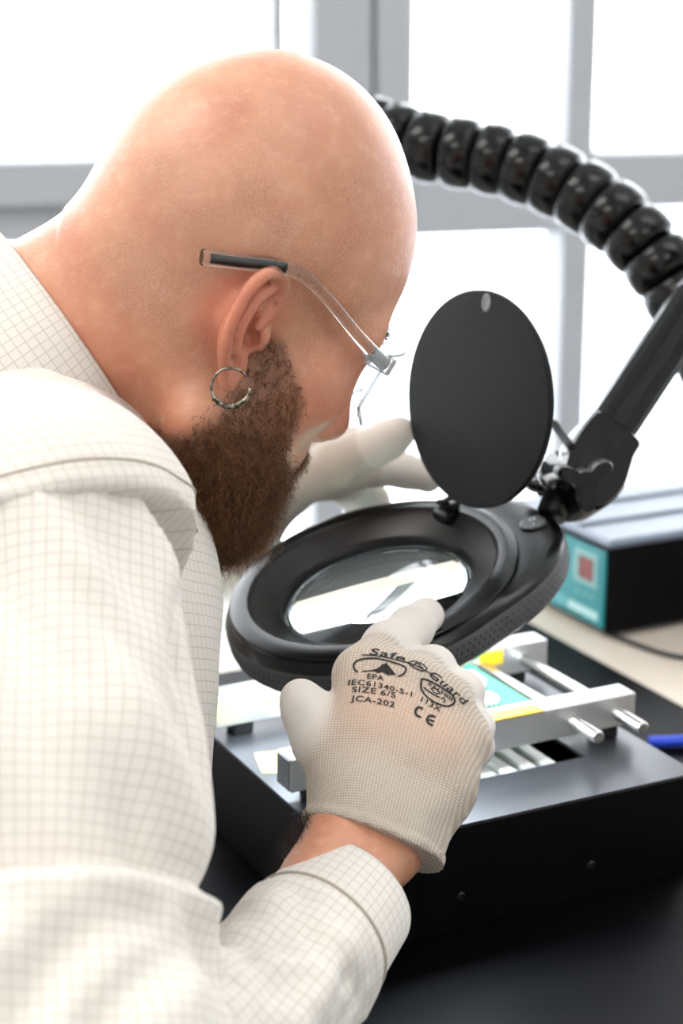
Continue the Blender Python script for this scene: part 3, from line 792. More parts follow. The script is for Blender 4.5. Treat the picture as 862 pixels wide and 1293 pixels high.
# ------------------------------------------------------------------ beard, brows, lashes (hair strands)
def strands(name, roots, dirs, length, rad, m, curl, grav, nseg=6, parent=person):
    n = len(roots); P = np.zeros((n, nseg+1, 3)); P[:, 0] = roots
    d = dirs/np.linalg.norm(dirs, axis=1)[:, None]
    ph = rng.uniform(0, 6.28, (n, 3)); fr = rng.uniform(1.2, 2.6, (n, 1))
    a = np.cross(d, rng.normal(size=(n, 3))); a /= np.linalg.norm(a, axis=1)[:, None]; b = np.cross(d, a)
    step = length/nseg
    for i in range(1, nseg+1):
        t = i/nseg
        w = curl*(a*np.sin(ph[:, :1]+fr*6.28*t)+b*np.cos(ph[:, 1:2]+fr*5.0*t))
        d2 = d+w+grav*t
        d2 /= np.linalg.norm(d2, axis=1)[:, None]
        P[:, i] = P[:, i-1]+d2*step[:, None]
    V = np.zeros((n, nseg+1, 3, 3))
    for i in range(nseg+1):
        r = rad*(1.0 if i < nseg-1 else (.75 if i == nseg-1 else .25))
        for j in range(3):
            t = 2.094*j; V[:, i, j] = P[:, i]+(a*math.cos(t)+b*math.sin(t))*(r[:, None] if hasattr(r, '__len__') else r)
    base = (np.arange(n)*(nseg+1)*3)[:, None]
    Q = []
    for i in range(nseg):
        for j in range(3):
            k = (j+1) % 3; Q.append(np.stack([base[:, 0]+i*3+j, base[:, 0]+i*3+k, base[:, 0]+(i+1)*3+k, base[:, 0]+(i+1)*3+j], 1))
    me = npmesh(name, V.reshape(-1, 3), np.concatenate(Q))
    fattr(me, 'tint', np.repeat(rng.uniform(0, 1, n), (nseg+1)*3))
    o = link(name, me, m, parent); o['kind'] = 'stuff'
    return o
def hair_material(name, c0, c1, rough=.45):
    m = bpy.data.materials.new(name); m.use_nodes = True; nt = m.node_tree; p = nt.nodes['Principled BSDF']
    a = nt.nodes.new('ShaderNodeAttribute'); a.attribute_name = 'tint'
    x = nt.nodes.new('ShaderNodeMix'); x.data_type = 'RGBA'; x.inputs['A'].default_value = (*lin(c0), 1); x.inputs['B'].default_value = (*lin(c1), 1)
    nt.links.new(a.outputs['Fac'], x.inputs['Factor']); nt.links.new(x.outputs['Result'], p.inputs['Base Color'])
    p.inputs['Roughness'].default_value = rough; p.inputs['Specular IOR Level'].default_value = .3
    return m
m_beard = hair_material('beard_hair', (36, 22, 15), (148, 98, 62))
m_brow = hair_material('brow_hair', (40, 26, 18), (70, 46, 32))
m_armhair = hair_material('arm_hair', (30, 20, 14), (60, 42, 30))
tri = np.array([p.vertices[:3] for p in body_me.polygons]); 
def sample(weight_v, n):
    cen = BV[tri].mean(1); ar = np.linalg.norm(np.cross(BV[tri[:, 1]]-BV[tri[:, 0]], BV[tri[:, 2]]-BV[tri[:, 0]]), axis=1)
    w = ar*weight_v[tri].min(1); w /= w.sum()
    f = rng.choice(len(tri), n, p=w); r = rng.uniform(size=(n, 2)); r = np.where(r.sum(1, keepdims=True) > 1, 1-r, r)
    t = tri[f]; P = BV[t[:, 0]]+(BV[t[:, 1]]-BV[t[:, 0]])*r[:, :1]+(BV[t[:, 2]]-BV[t[:, 0]])*r[:, 1:]
    return P, BN[t[:, 0]]
wv = bw*(+.42+.58*sstep(-.015, -.06, lz))
R0, N0 = sample(wv, 19000)
RL = toH(R0)
dn = -HR[2]; fw = HR[0]
ln = (.010+.020*sstep(-.03, -.10, RL[:, 2])*sstep(-.01, .04, RL[:, 0]))*rng.uniform(.65, 1.2, len(R0))
mo = (RL[:, 0] > .080) & (RL[:, 2] > -.060); ln = np.where(mo, .012, ln)
strands('beard', R0-N0*.0005, N0*(.75-.45*sstep(.05, .075, RL[:, :1]))+dn*(.55+.4*sstep(.05, .075, RL[:, :1]))+rng.normal(0, .38, R0.shape), ln*1.12, .00013, m_beard, 1.9, np.array([0, 0, -.45])+dn*.2, 8)
for sg in (-1, 1):
    m_ = sstep(.0075, .003, np.abs(lz-.034+.12*np.maximum(ay-.035, 0)))*(ly*sg > .010)*(ly*sg < .055)*(lx > .06)
    if m_.sum() > 3:
        r_, n_ = sample(m_.astype(float), 220)
        strands('eyebrow', r_, n_*.15-HR[0]*.2+HR[1]*sg*.8+HR[2]*.15+rng.normal(0, .12, r_.shape), np.full(220, .006), .00010, m_brow, .1, np.zeros(3), 3)
# wrist hair on the forearm edge
fh = (np.linalg.norm(BV-(WR-wdir*.012-wlat*.03), axis=1) < .022)*1.0+(np.linalg.norm(BV-(WR-wdir*.02+wlat*.032-np.array([0, 0, .01])), axis=1) < .02)*1.0
if fh.sum() > 5:
    r_, n_ = sample(fh, 420)
    strands('arm_hair', r_, n_*.8-wlat*.1+wdir*.3+rng.normal(0, .3, r_.shape), rng.uniform(.006, .013, 420), .00009, m_armhair, .5, np.array([0, 0, -.1]), 5)
# eyes
m_eye = mat('eye_white', (225, 220, 212), .15); m_iris = mat('iris', (70, 90, 100), .2)
for sg in (-1, 1):
    eo_ = MB().lathe(H(.0815, .032*sg, .0085), HR[0], [(max(.0128*math.sin(t), 1e-5), .0128*math.cos(t)) for t in np.linspace(0, math.pi, 13)], 20).build('eye', m_eye, person)
    MB().lathe(H(.0815, .032*sg, .0085), HR[0], [(.0001, .0131), (.003, .0129), (.0058, .0117)], 16, caps=(False, False)).build('iris', m_iris, eo_)

# ------------------------------------------------------------------ shirt
def cloth_material(name, base, line, cell=.0056, rough=.85):
    m = bpy.data.materials.new(name); m.use_nodes = True; nt = m.node_tree; p = nt.nodes['Principled BSDF']; L = nt.links.new
    uv = nt.nodes.new('ShaderNodeUVMap'); uv.uv_map = 'cloth'
    sx = nt.nodes.new('ShaderNodeSeparateXYZ'); L(uv.outputs['UV'], sx.inputs[0])
    def M(op, a, b=None):
        n = nt.nodes.new('ShaderNodeMath'); n.operation = op
        for i, v in enumerate((a, b)):
            if v is None: continue
            if hasattr(v, 'node'): L(v, n.inputs[i])
            else: n.inputs[i].default_value = v
        return n.outputs[0]
    fac = None
    for k in ('X', 'Y'):
        f = M('FRACT', M('MULTIPLY', sx.outputs[k], 1/cell)); d = M('ABSOLUTE', M('SUBTRACT', f, .5))
        g = nt.nodes.new('ShaderNodeMapRange'); g.inputs['From Min'].default_value = .085; g.inputs['From Max'].default_value = .02; L(d, g.inputs['Value'])
        fac = g.outputs['Result'] if fac is None else M('MAXIMUM', fac, g.outputs['Result'])
    x = nt.nodes.new('ShaderNodeMix'); x.data_type = 'RGBA'; x.inputs['A'].default_value = (*lin(base), 1); x.inputs['B'].default_value = (*lin(line), 1)
    L(fac, x.inputs['Factor']); L(x.outputs['Result'], p.inputs['Base Color'])
    p.inputs['Roughness'].default_value = rough; p.inputs['Specular IOR Level'].default_value = .15; p.inputs['Sheen Weight'].default_value = .1
    n = nt.nodes.new('ShaderNodeTexNoise'); n.inputs['Scale'].default_value = 900; b = nt.nodes.new('ShaderNodeBump'); b.inputs['Strength'].default_value = .15; b.inputs['Distance'].default_value = .0004
    tc = nt.nodes.new('ShaderNodeTexCoord'); L(tc.outputs['Object'], n.inputs['Vector']); L(n.outputs['Fac'], b.inputs['Height']); L(b.outputs['Normal'], p.inputs['Normal'])
    return m
m_shirt = cloth_material('checked_shirt', (225, 219, 212), (199, 192, 183))
m_seam = mat('shirt_stitching', (184, 174, 160), .9)

def nz(P, s, o=0.0):
    return np.array([noise.noise(Vector((q[0]*s[0]+o, q[1]*s[1]+o, q[2]*s[2]-o))) for q in P])
def folds(P, N_, lst):
    D = np.zeros(len(P))
    for pts, w, h in lst: D += h*np.exp(-(segdist(P, pts)/w)**2)
    return P+N_*D[:, None]

AD = unit(ER-SR)                                  # direction of the right upper arm
SEAM = SR+AD*(.012)+np.array([0, 0, 0])
g4 = .0042
T = SDF(lines(-.66, .05, g4), lines(.52, 1.36, g4), lines(CZ-.74, CZ-.02, g4))
T.chain([NB-E1*.05-EZ*.08, CC, BE, HIP+EZ*.10-E1*.0, HIP+EZ*.02], [.090, .112, .130, .145, .15], .05)
T.cone(SL, NB-EZ*.065, .066, .072, .05)
T.cone(SR+E2*.02, CC+E2*.0, .056, .09, .03)
T2 = SDF(*T.g)
T2.cone(SR, NB-EZ*.070, .0745, .068, .03)
T2.cone(SR, SR+AD*.06, .0745, .070, .02)
T2.D = np.maximum(T2.D, T2.plane(SEAM, unit(AD+.25*E1)))
h_ = np.maximum(.02-np.abs(T.D-T2.D), 0)/.02; T.D = np.minimum(T.D, T2.D)-h_*h_*.005
shirt_me = T.mesh('shirt')
P = coords(shirt_me); Nn = normals(shirt_me)
P = P+Nn*(.004*nz(P, (9, 9, 9))+.0022*nz(P, (26, 26, 20), 3))[:, None]
P = folds(P, Nn, [([at(0, 470, .98), at(90, 500, .93), at(190, 560, .90)], .010, .004), ([at(0, 540, .93), at(110, 545, .88), at(220, 620, .86)], .012, .004),
                  ([at(262, 640, .95), at(270, 800, .93), at(240, 1000, .93)], .010, .005)])
setco(shirt_me, P)
uvattr(shirt_me, np.stack([P@E1+.35*(P@E2), P@unit(EZ+E2*.55)], 1))
shirt = link('shirt', shirt_me, m_shirt, person); shirt['label'] = 'white shirt with a fine grey check'

# right sleeve
g3 = .0032
A_ = SDF(lines(-.30, .06, g3), lines(.50, 1.02, g3), lines(CZ-.60, CZ-.10, g3))
A_.cone(SR, SR+AD*.12, .0725, .068, .02)
A_.cone(SR+AD*.12, ER, .068, .069, .03)
FC = EF*.22+CUF*.78
A_.cone(EF, FC, .056, .0345, .03)
A_.cone(FC, CUF, .0345, .0265, .02)
fd = unit(CUF-EF)
A_.D = np.maximum(A_.D, -(A_.plane(SEAM, unit(AD+.25*E1))+.008)); A_.D = np.maximum(A_.D, A_.plane(CUF-fd*.045, fd))
sl_me = A_.mesh('sleeve'); P = coords(sl_me); Nn = normals(sl_me)
# cloth coordinates: along and around the arm
def cyl(P, a, b, ref):
    d = unit(b-a); u = unit(ref-d*(np.array(ref)@d)); w = np.cross(d, u); q = P-a
    return q@d, np.arctan2(q@w, q@u)
va, ta = cyl(P, SR, ER, np.array([.3, -1, 0])); vf, tf = cyl(P, CUF, EF, np.array([-.2, -1, .3]))
dua = segdist(P, [SR, ER])-.068; duf = segdist(P, [EF, CUF])-.045
isf = duf < dua
along = np.where(isf, vf, va); ang = np.where(isf, tf, ta)
uvattr(sl_me, np.stack([ang*np.where(isf, .047, .068), along], 1))
q = np.stack([ang*.068, along, np.where(isf, 3.0, 0.0)], 1)
qd = np.stack([q[:, 0]+.5*q[:, 1], q[:, 1]-.3*q[:, 0], q[:, 2]], 1)
dsp = .0120*nz(qd, (22, 9, 1))+.0062*nz(qd, (46, 18, 1), 4)
dsp = np.where(isf, sstep(.035, .085, vf)*(.0075*nz(q, (22, 34, 1), 2)+.0034*nz(q, (50, 80, 1), 5)), dsp)
vc = .180                                          # crease above the elbow
k = np.where(isf, 0, 1)
ww = va-vc-.004*np.sin(ta*1.5)
dsp += k*(-.007*np.exp(np.minimum(ww, 0)/.022)*sstep(.004, -.004, ww)+.0085*np.exp(-np.maximum(ww, 0)/.10)*sstep(-.004, .004, ww))
P = P+Nn*dsp[:, None]
P = folds(P, Nn, [([at(5, 720, .80), at(60, 850, .77), at(110, 1000, .75)], .012, .004), ([at(150, 640, .82), at(190, 800, .80), at(180, 980, .79)], .011, .0045), ([at(110, 860, .77), at(150, 900, .77), at(215, 910, .79)], .010, -.006), ([at(225, 760, .82), at(215, 860, .80), at(222, 960, .79)], .008, -.006),
                  ([at(20, 1290, .68), at(70, 1200, .69), at(150, 1145, .70), at(215, 1150, .72)], .011, -.008), ([at(0, 1190, .69), at(90, 1120, .70), at(180, 1105, .71)], .012, .004), ([at(130, 1293, .69), at(190, 1230, .70), at(255, 1190, .73)], .010, -.006),
                  ([at(290, 1280, .80), at(330, 1210, .83), at(390, 1160, .87)], .008, .004), ([at(290, 1180, .82), at(340, 1190, .83)], .008, .004)])
setco(sl_me, P)
sleeve = link('sleeve', sl_me, m_shirt, shirt)
# cuff with a rounded rim
def ring(c, d, u, ru, rv, n=64):
    d = unit(d); u = unit(u-d*(np.array(u)@d)); w = np.cross(d, u)
    return [c+u*ru*math.cos(t)+w*rv*math.sin(t) for t in [2*math.pi*i/n for i in range(n)]]
prof = [(a, u*.94, v*.96) for a, u, v in [(-.054, .0390, .0335), (-.052, .0402, .0345), (-.035, .0390, .0335), (-.015, .0372, .0318), (-.002, .0360, .0305), (.0, .0352, .0297), (-.002, .0342, .0287), (-.03, .0350, .0300)]]
R = [ring(CUF+fd*a, fd, wlat, u, v) for a, u, v in prof]
cm = MB().rings(R, (False, False)); cuff = cm.build('cuff', m_shirt, shirt)
me = cuff.data; Pc = coords(me); v_, t_ = cyl(Pc, CUF, EF, wlat); uvattr(me, np.stack([t_*.036, v_], 1))
me.polygons.foreach_set('use_smooth', [True]*len(me.polygons))
MB().tube(ring(CUF-fd*.038, fd, wlat, .0373, .0328)+[ring(CUF-fd*.038, fd, wlat, .0373, .0328)[0]], .0008, 6, cap=False).build('stitching', m_seam, cuff)

# left sleeve
A_ = SDF(lines(-.45, .02, .005), lines(.98, 1.34, .005), lines(CZ-.60, CZ-.12, .005))
A_.chain([SL, EL, WL-unit(WL-EL)*.02], [.068, .062, .036], .02)
me = A_.mesh('sleeve'); P = coords(me); va, ta = cyl(P, EL, WL, EZ); uvattr(me, np.stack([ta*.05, va], 1))
setco(me, P+normals(me)*(.004*nz(P, (22, 22, 22)))[:, None]); link('sleeve', me, m_shirt, shirt)
# collar: stand-up band around the neck
na = unit([.80, .268, .517]); cl = unit(np.cross(na, E1))
c0 = at(82, 414, 1.035)-na*.034
R = []
for a, rr in ((-.035, .100), (.0, .089), (.022, .081), (.032, .0775), (.0335, .0755), (.030, .074), (.0, .078)):
    R.append(ring(c0+na*a, na, cl, rr, rr*.90))
co_ = MB().rings(R, (False, False)).build('collar', m_shirt, shirt); me = co_.data
Pc = coords(me); v_, t_ = cyl(Pc, c0, c0+na, cl); uvattr(me, np.stack([t_*.09, v_], 1)); me.polygons.foreach_set('use_smooth', [True]*len(me.polygons))
# armhole seam
sb = BVHTree.FromPolygons([Vector(v) for v in coords(shirt_me)], [tuple(p.vertices) for p in shirt_me.polygons])
sn = unit(AD+.25*E1); su = unit(np.cross(sn, E1)); sw = np.cross(sn, su); line_ = []
for i in range(90):
    t = 2*math.pi*i/90; d_ = su*math.cos(t)+sw*math.sin(t); o_ = SEAM-sn*.013+d_*.12
    h = sb.ray_cast(Vector(o_), Vector(-d_), .08)
    line_.append(None if h[0] is None else np.array(h[0])+np.array(h[1])*.0002)
runs = []; cur = []
for p_ in line_+line_[:1]:
    if p_ is not None and (not cur or np.linalg.norm(p_-cur[-1]) < .012): cur.append(p_)
    else:
        if len(cur) > 4: runs.append(cur)
        cur = [p_] if p_ is not None else []
if len(cur) > 4: runs.append(cur)
for r_ in runs: MB().tube(smooth_path(r_, len(r_)*3), .0007, 6).build('stitching', m_seam, shirt)

# trousers and shoes (below the desk)
m_trouser = mat('dark_trousers', (45, 50, 62), .9); m_shoe = mat('black_shoe', (20, 20, 22), .5)
Q_ = SDF(lines(-.72, .22, .010), lines(.62, 1.36, .010), lines(.02, .80, .010))
for s_ in (-1, 1):
    hp_ = HIP+E2*.09*s_; kn_ = hp_+E1*.40+E2*.03*s_; kn_[2] = .57; an_ = kn_-E1*.03; an_[2] = .10
    Q_.chain([hp_, kn_, an_], [.10, .072, .055], .04)
    S_ = SDF(lines(an_[0]-.12, an_[0]+.3, .006), lines(an_[1]-.14, an_[1]+.26, .006), lines(-.02, .16, .006))
    S_.chain([an_-EZ*.055-E1*.02, an_+E1*.16-EZ*.065], [.042, .036], .01); S_.cone(an_, an_-EZ*.05, .038, .042, .01)
    S_.D = np.maximum(S_.D, -S_.plane((0, 0, .001), (0, 0, 1)))
    link('shoe', S_.mesh('shoe'), m_shoe, person)
Q_.cone(HIP, HIP+EZ*.10, .135, .13, .05)
link('trousers', Q_.mesh('trousers'), m_trouser, person)
stool = tag(empty('stool', (HIP[0]-.02, HIP[1], 0)), 'round grey work stool the bearded person sits on', 'stool')
sp_ = np.array([HIP[0]-.02, HIP[1], 0])
MB().lathe(sp_+EZ*.40, EZ, [(.12, 0), (.17, .01), (.185, .03), (.18, .055), (.15, .066)], 40).build('seat', mat('stool_fabric', (60, 62, 66), .9), stool)
MB().lathe(sp_+EZ*.06, EZ, [(.025, 0), (.025, .34)], 20).build('post', m_chrome, stool)
for i in range(5):
    t = 2*math.pi*i/5; d_ = np.array([math.cos(t), math.sin(t), 0])
    MB().tube([sp_+EZ*.08, sp_+d_*.26+EZ*.06], [.022, .014], 10).build('leg', m_rubber, stool)
    MB().lathe(sp_+d_*.26-np.cross(EZ, d_)*.012+EZ*.026, np.cross(EZ, d_), [(.018, 0), (.026, .003), (.026, .021), (.018, .024)], 16).build('caster', m_rubber, stool)

# ------------------------------------------------------------------ gloves
def glove_material():
    m = bpy.data.materials.new('knit_glove'); m.use_nodes = True; nt = m.node_tree; p = nt.nodes['Principled BSDF']; L = nt.links.new
    uv = nt.nodes.new('ShaderNodeUVMap'); uv.uv_map = 'cloth'
    sx = nt.nodes.new('ShaderNodeSeparateXYZ'); L(uv.outputs['UV'], sx.inputs[0])
    def M(op, a, b=None):
        n = nt.nodes.new('ShaderNodeMath'); n.operation = op
        for i, v in enumerate((a, b)):
            if v is None: continue
            if hasattr(v, 'node'): L(v, n.inputs[i])
            else: n.inputs[i].default_value = v
        return n.outputs[0]
    def wave(k, cell): return M('ADD', M('MULTIPLY', M('SINE', M('MULTIPLY', sx.outputs[k], 6.2832/cell)), .5), .5)
    wx = wave('X', .0012); wy = wave('Y', .0014)
    h = M('MULTIPLY', wx, wy)
    a = nt.nodes.new('ShaderNodeAttribute'); a.attribute_name = 'coat'
    x = nt.nodes.new('ShaderNodeMix'); x.data_type = 'RGBA'; x.inputs['A'].default_value = (*lin((174, 162, 149)), 1); x.inputs['B'].default_value = (*lin((222, 214, 204)), 1)
    L(h, x.inputs['Factor'])
    sa = nt.nodes.new('ShaderNodeAttribute'); sa.attribute_name = 'stretch'      # stretched knit lets the skin show through
    z = nt.nodes.new('ShaderNodeMix'); z.data_type = 'RGBA'; L(x.outputs['Result'], z.inputs['A']); z.inputs['B'].default_value = (*lin((206, 164, 140)), 1); L(M('MULTIPLY', sa.outputs['Fac'], .5), z.inputs['Factor'])
    y = nt.nodes.new('ShaderNodeMix'); y.data_type = 'RGBA'; L(z.outputs['Result'], y.inputs['A']); y.inputs['B'].default_value = (*lin((214, 208, 202)), 1); L(a.outputs['Fac'], y.inputs['Factor'])
    L(y.outputs['Result'], p.inputs['Base Color']); p.inputs['Roughness'].default_value = .85; p.inputs['Specular IOR Level'].default_value = .2
    b = nt.nodes.new('ShaderNodeBump'); b.inputs['Distance'].default_value = .0005
    L(M('MULTIPLY', M('SUBTRACT', 1.0, a.outputs['Fac']), .6), b.inputs['Strength']); L(h, b.inputs['Height']); L(b.outputs['Normal'], p.inputs['Normal'])
    return m
m_glove = glove_material(); m_ink = mat('black_ink', (24, 22, 22), .7)

G = SDF(lines(-.07, .12, .0014), lines(.80, 1.10, .0014), lines(CZ-.52, CZ-.26, .0014))
mcp = [at(458, 852, .970), at(512, 862, .974), at(556, 890, .974), at(588, 935, .968)]
mcr = [.0150, .0155, .0150, .0125]
wr_ = [at(453, 1045, .938), at(457, 1058, .933), at(484, 1072, .933), at(503, 1083, .937)]
wrr = [.0175, .0200, .0200, .0175]
for i in range(4): G.cone(wr_[i], mcp[i], wrr[i], mcr[i], .022)
for i in range(3): G.cone(mcp[i]*.6+wr_[i]*.4, mcp[i+1]*.6+wr_[i+1]*.4, .0150, .0145, .02)
wext = WR-wdir*.035
for s_ in (-1, 1): G.cone(WR+wdir*.03+wlat*.0115*s_, WR-wdir*.02+wlat*.0115*s_, .0212, .0218, .015)
fing = {
 'index': ([mcp[0], at(490, 815, 1.006), at(520, 792, 1.038), at(538, 777, 1.062)], [.0150, .0128, .0118, .0108]),
 'middle': ([mcp[1], at(547, 846, 1.010), at(556, 875, 1.030), at(545, 900, 1.018)], [.0150, .0125, .0112, .0102]),
 'ring': ([mcp[2], at(582, 876, 1.004), at(588, 905, 1.020), at(576, 928, 1.008)], [.0145, .0122, .0110, .0100]),
 'pinky': ([mcp[3], at(597, 918, .992), at(599, 945, 1.006), at(588, 962, .998)], [.0120, .0105, .0098, .0090]),
}
for pts, rr in fing.values(): G.chain(pts, rr, .006)
th_ = [at(446, 995, .948), at(405, 935, .955), at(387, 900, .960), at(378, 882, .966)]
G.cone(th_[0], th_[1], .0165, .0135, .014); G.chain(th_[1:], [.0140, .0118, .0107], .008)
# knuckle hollows
cutp = WR+wdir*.0125; cutn = unit(wdir+wlat*.10)
G.D = np.maximum(G.D, -G.plane(cutp, cutn))
hem = np.maximum(G.D-.0014, np.abs(G.plane(cutp, cutn)-.0024)-.0024); G.D = np.minimum(G.D, hem)
gl_me = G.mesh('glove'); P = coords(gl_me); Nn = normals(gl_me)
UH = unit(at(500, 870, .968)-at(470, 1060, .935)); RH = at(600, 950, .962)-at(425, 900, .962); RH = unit(RH-UH*(RH@UH)); NH = np.cross(RH, UH)
if NH@(np.array([0, 0, CZ])-mcp[1]) < 0: NH = -NH
q = P-WR
uvattr(gl_me, np.stack([np.arctan2(q@RH, .085+.6*(q@UH)+.04)*.11+.25*(q@NH), q@UH-.3*(q@NH)], 1))
coat = np.zeros(len(P))
for nme, (pts, rr) in fing.items():
    d = segdist(P, pts[1:]) if nme == 'index' else segdist(P, pts[1:])
    coat = np.maximum(coat, sstep(.022, .014, d))
coat = np.maximum(coat, sstep(.020, .014, segdist(P, th_[1:])))
fattr(gl_me, 'coat', coat)
fattr(gl_me, 'stretch', np.clip(np.exp(-(np.linalg.norm(P-at(472, 895, .945), axis=1)/.024)**2)+.9*np.exp(-(np.linalg.norm(P-at(555, 930, .945), axis=1)/.020)**2), 0, 1))
setco(gl_me, P+Nn*(.0009*nz(P, (60, 60, 60)))[:, None])
glove = link('glove', gl_me, m_glove, person); glove['label'] = 'knitted light grey glove with black printed lettering'
bvh = BVHTree.FromPolygons([Vector(v) for v in coords(gl_me)], [tuple(p.vertices) for p in gl_me.polygons])

# printed marks: laid out in millimetres on the back of the hand, pressed onto the knit
HC = at(490, 900, .945)
def hand(px, py):
    """millimetre layout coordinates on the plane of the back of the hand"""
    d = at(px, py, 1.0)-np.array([0, 0, CZ]); t = ((HC-np.array([0, 0, CZ]))@NH)/(d@NH); w = np.array([0, 0, CZ])+d*t-HC
    return np.array([w@RH, w@UH])
def press(name, V2, F):
    V = []; ok = []
    for x, y in V2:
        o = HC+RH*x+UH*y+NH*.05; h = bvh.ray_cast(Vector(o), Vector(-NH), .12)
        if h[0] is None: V.append(tuple(o-NH*.06)); ok.append(False)
        else: V.append(tuple(np.array(h[0])+NH*.0002+np.array(h[1])*.0003)); ok.append(True)
    F = [f for f in F if all(ok[i] for i in f)]
    me = bpy.data.meshes.new(name); me.from_pydata(V, [], F); me.update()
    return link(name, me, m_ink, glove, smooth=False)
def glyphs(txt, bold=.012):
    cu = bpy.data.curves.new('txt', 'FONT'); cu.body = txt; cu.size = 1.0; cu.offset = bold; cu.resolution_u = 3; cu.space_character = 1.08
    o = bpy.data.objects.new('txt', cu); COL.objects.link(o)
    bpy.context.view_layer.update()
    dg = bpy.context.evaluated_depsgraph_get(); me = bpy.data.meshes.new_from_object(o.evaluated_get(dg))
    bm = bmesh.new(); bm.from_mesh(me); bmesh.ops.triangulate(bm, faces=bm.faces)
    for _ in range(2):
        ee = [e for e in bm.edges if e.calc_length() > .22]
        if not ee: break
        bmesh.ops.subdivide_edges(bm, edges=ee, cuts=1); bmesh.ops.triangulate(bm, faces=bm.faces)
    V = np.array([v.co[:2] for v in bm.verts]); F = [tuple(v.index for v in f.verts) for f in bm.faces]
    bm.free(); bpy.data.meshes.remove(me); bpy.data.objects.remove(o); bpy.data.curves.remove(cu)
    return V, F
def write(txt, p0, p1, hpx, shear=0.0, arc=0.0, bold=.012):
    """one line of print between two photo points; hpx is cap height in pixels"""
    V, F = glyphs(txt, bold)
    x0, x1 = V[:, 0].min(), V[:, 0].max(); cap = .70
    a = hand(*p0); b = hand(*p1); d = b-a; L_ = np.linalg.norm(d); d /= L_; n = np.array([-d[1], d[0]])
    hh = hpx/2420.0/cap
    t = (V[:, 0]-x0)/(x1-x0); y = V[:, 1]*hh
    W = a+np.outer(t*L_+shear*y, d)+np.outer(y+arc*4*t*(1-t), n)
    return press('printed_text', W, F)
def stroke(pts, w, close=False, nm='printed_mark'):
    pts = [hand(*p) for p in pts]; pts = np.array(smooth_path([*p, 0] for p in pts) if False else pts)
    if close: pts = np.vstack([pts, pts[:1]])
    pp = np.array(smooth_path(np.c_[pts, np.zeros(len(pts))], len(pts)*4))[:, :2]
    T_ = np.gradient(pp, axis=0); T_ /= np.linalg.norm(T_, axis=1)[:, None]; n = np.stack([-T_[:, 1], T_[:, 0]], 1)*w/2420/2
    V = np.vstack([pp+n, pp-n]); m = len(pp)
    return press(nm, V, [(i, i+1, m+i+1, m+i) for i in range(m-1)])
def patch(pts, nm='printed_mark'):
    P_ = np.array([hand(*p) for p in pts]); c = P_.mean(0); n = len(P_)
    V = np.vstack([P_, (P_+c)/2, [c]]); F = []
    for i in range(n): j = (i+1) % n; F += [(i, j, n+j, n+i), (n+i, n+j, 2*n)]
    return press(nm, V, F)
write('Safe', (466, 826), (511, 834), 11, .25, .0006)
stroke([(457, 826), (490, 829), (520, 836), (545, 848), (552, 853)], 1.5)
stroke([(516, 835), (524, 832), (535, 836), (540, 842), (534, 845), (523, 841)], 1.6, True)
stroke([(521, 839), (528, 835), (535, 843)], 1.6)
write('Guard', (541, 850), (587, 885), 11, .25, .0004)
# anti-static sign: half oval with a hand in a triangle
stroke([(447, 842), (448, 836), (456, 832), (475, 831), (498, 835), (511, 840), (513, 845), (508, 851), (502, 853)], 2.2)
stroke([(447, 842), (449, 846), (452, 848)], 2.2)
patch([(455, 848), (488, 836), (500, 851), (490, 852), (484, 847), (478, 850), (470, 847)])
stroke([(476, 845), (483, 842), (489, 848)], 1.6)
write('EPA', (463, 857), (484, 860), 7, 0, .0)
write('IEC61340-5-1', (440, 863), (519, 881), 7.5, 0, .0007)
write('SIZE 6/S', (444, 874), (498, 884), 8, 0, .0004)
write('JCA-202', (442, 886), (496, 897), 8, 0, .0003)
# cut-resistance shield
stroke([(533, 855), (545, 858), (560, 866), (574, 876), (575, 884), (566, 889), (552, 886), (540, 879), (532, 868)], 2.4, True)
write('EN388', (541, 862), (572, 882), 4.5, 0)
stroke([(535, 866), (545, 873), (556, 878)], 1.8); stroke([(545, 867), (552, 867), (556, 873), (549, 872)], 1.4, True)
stroke([(558, 880), (561, 878), (563, 882), (561, 885)], 1.6)
write('113X', (530, 886), (556, 898), 8, 0, .0)
stroke([(533, 896), (527, 895), (523, 900), (524, 906), (530, 909)], 3.2)
stroke([(549, 906), (542, 905), (538, 910), (539, 916), (545, 919)], 3.2); stroke([(540, 911), (547, 913)], 3.0)

# left glove, behind the lamp
G = SDF(lines(-.13, .10, .002), lines(1.08, 1.34, .002), lines(CZ-.44, CZ-.20, .002))
pm = at(395, 600, 1.212)
G.cone(WL-unit(WL-EL)*.035, WL, .0245, .0225, .01)
G.cone(WL, at(318, 666, 1.245), .0225, .0185, .012)
G.cone(at(318, 666, 1.245), at(348, 622, 1.235), .0185, .0190, .012)
G.cone(at(348, 622, 1.235), at(418, 590, 1.21), .0185, .0155, .012)
G.cone(at(340, 630, 1.25), at(405, 596, 1.245), .0145, .0140, .012)
lf = [([at(425, 583, 1.208), at(463, 568, 1.203), at(490, 555, 1.195), at(505, 546, 1.187)], [.0155, .0130, .0120, .0105]),
      ([at(425, 596, 1.225), at(472, 590, 1.242), at(510, 594, 1.245), at(540, 603, 1.243)], [.0150, .0122, .0112, .0105]),
      ([at(415, 605, 1.242), at(450, 612, 1.265), at(470, 632, 1.272), at(478, 655, 1.268)], [.0145, .0118, .0110, .0100]),
      ([at(405, 605, 1.252), at(440, 618, 1.285), at(458, 640, 1.292), at(462, 658, 1.285)], [.0130, .0105, .0098, .0090]),
      ([at(375, 600, 1.235), at(405, 574, 1.250), at(440, 562, 1.255), at(466, 560, 1.252)], [.0170, .0140, .0120, .0105])]
for pts, rr in lf: G.chain(pts, rr, .007)
me = G.mesh('glove'); P = coords(me); dl = unit(pm-WL)
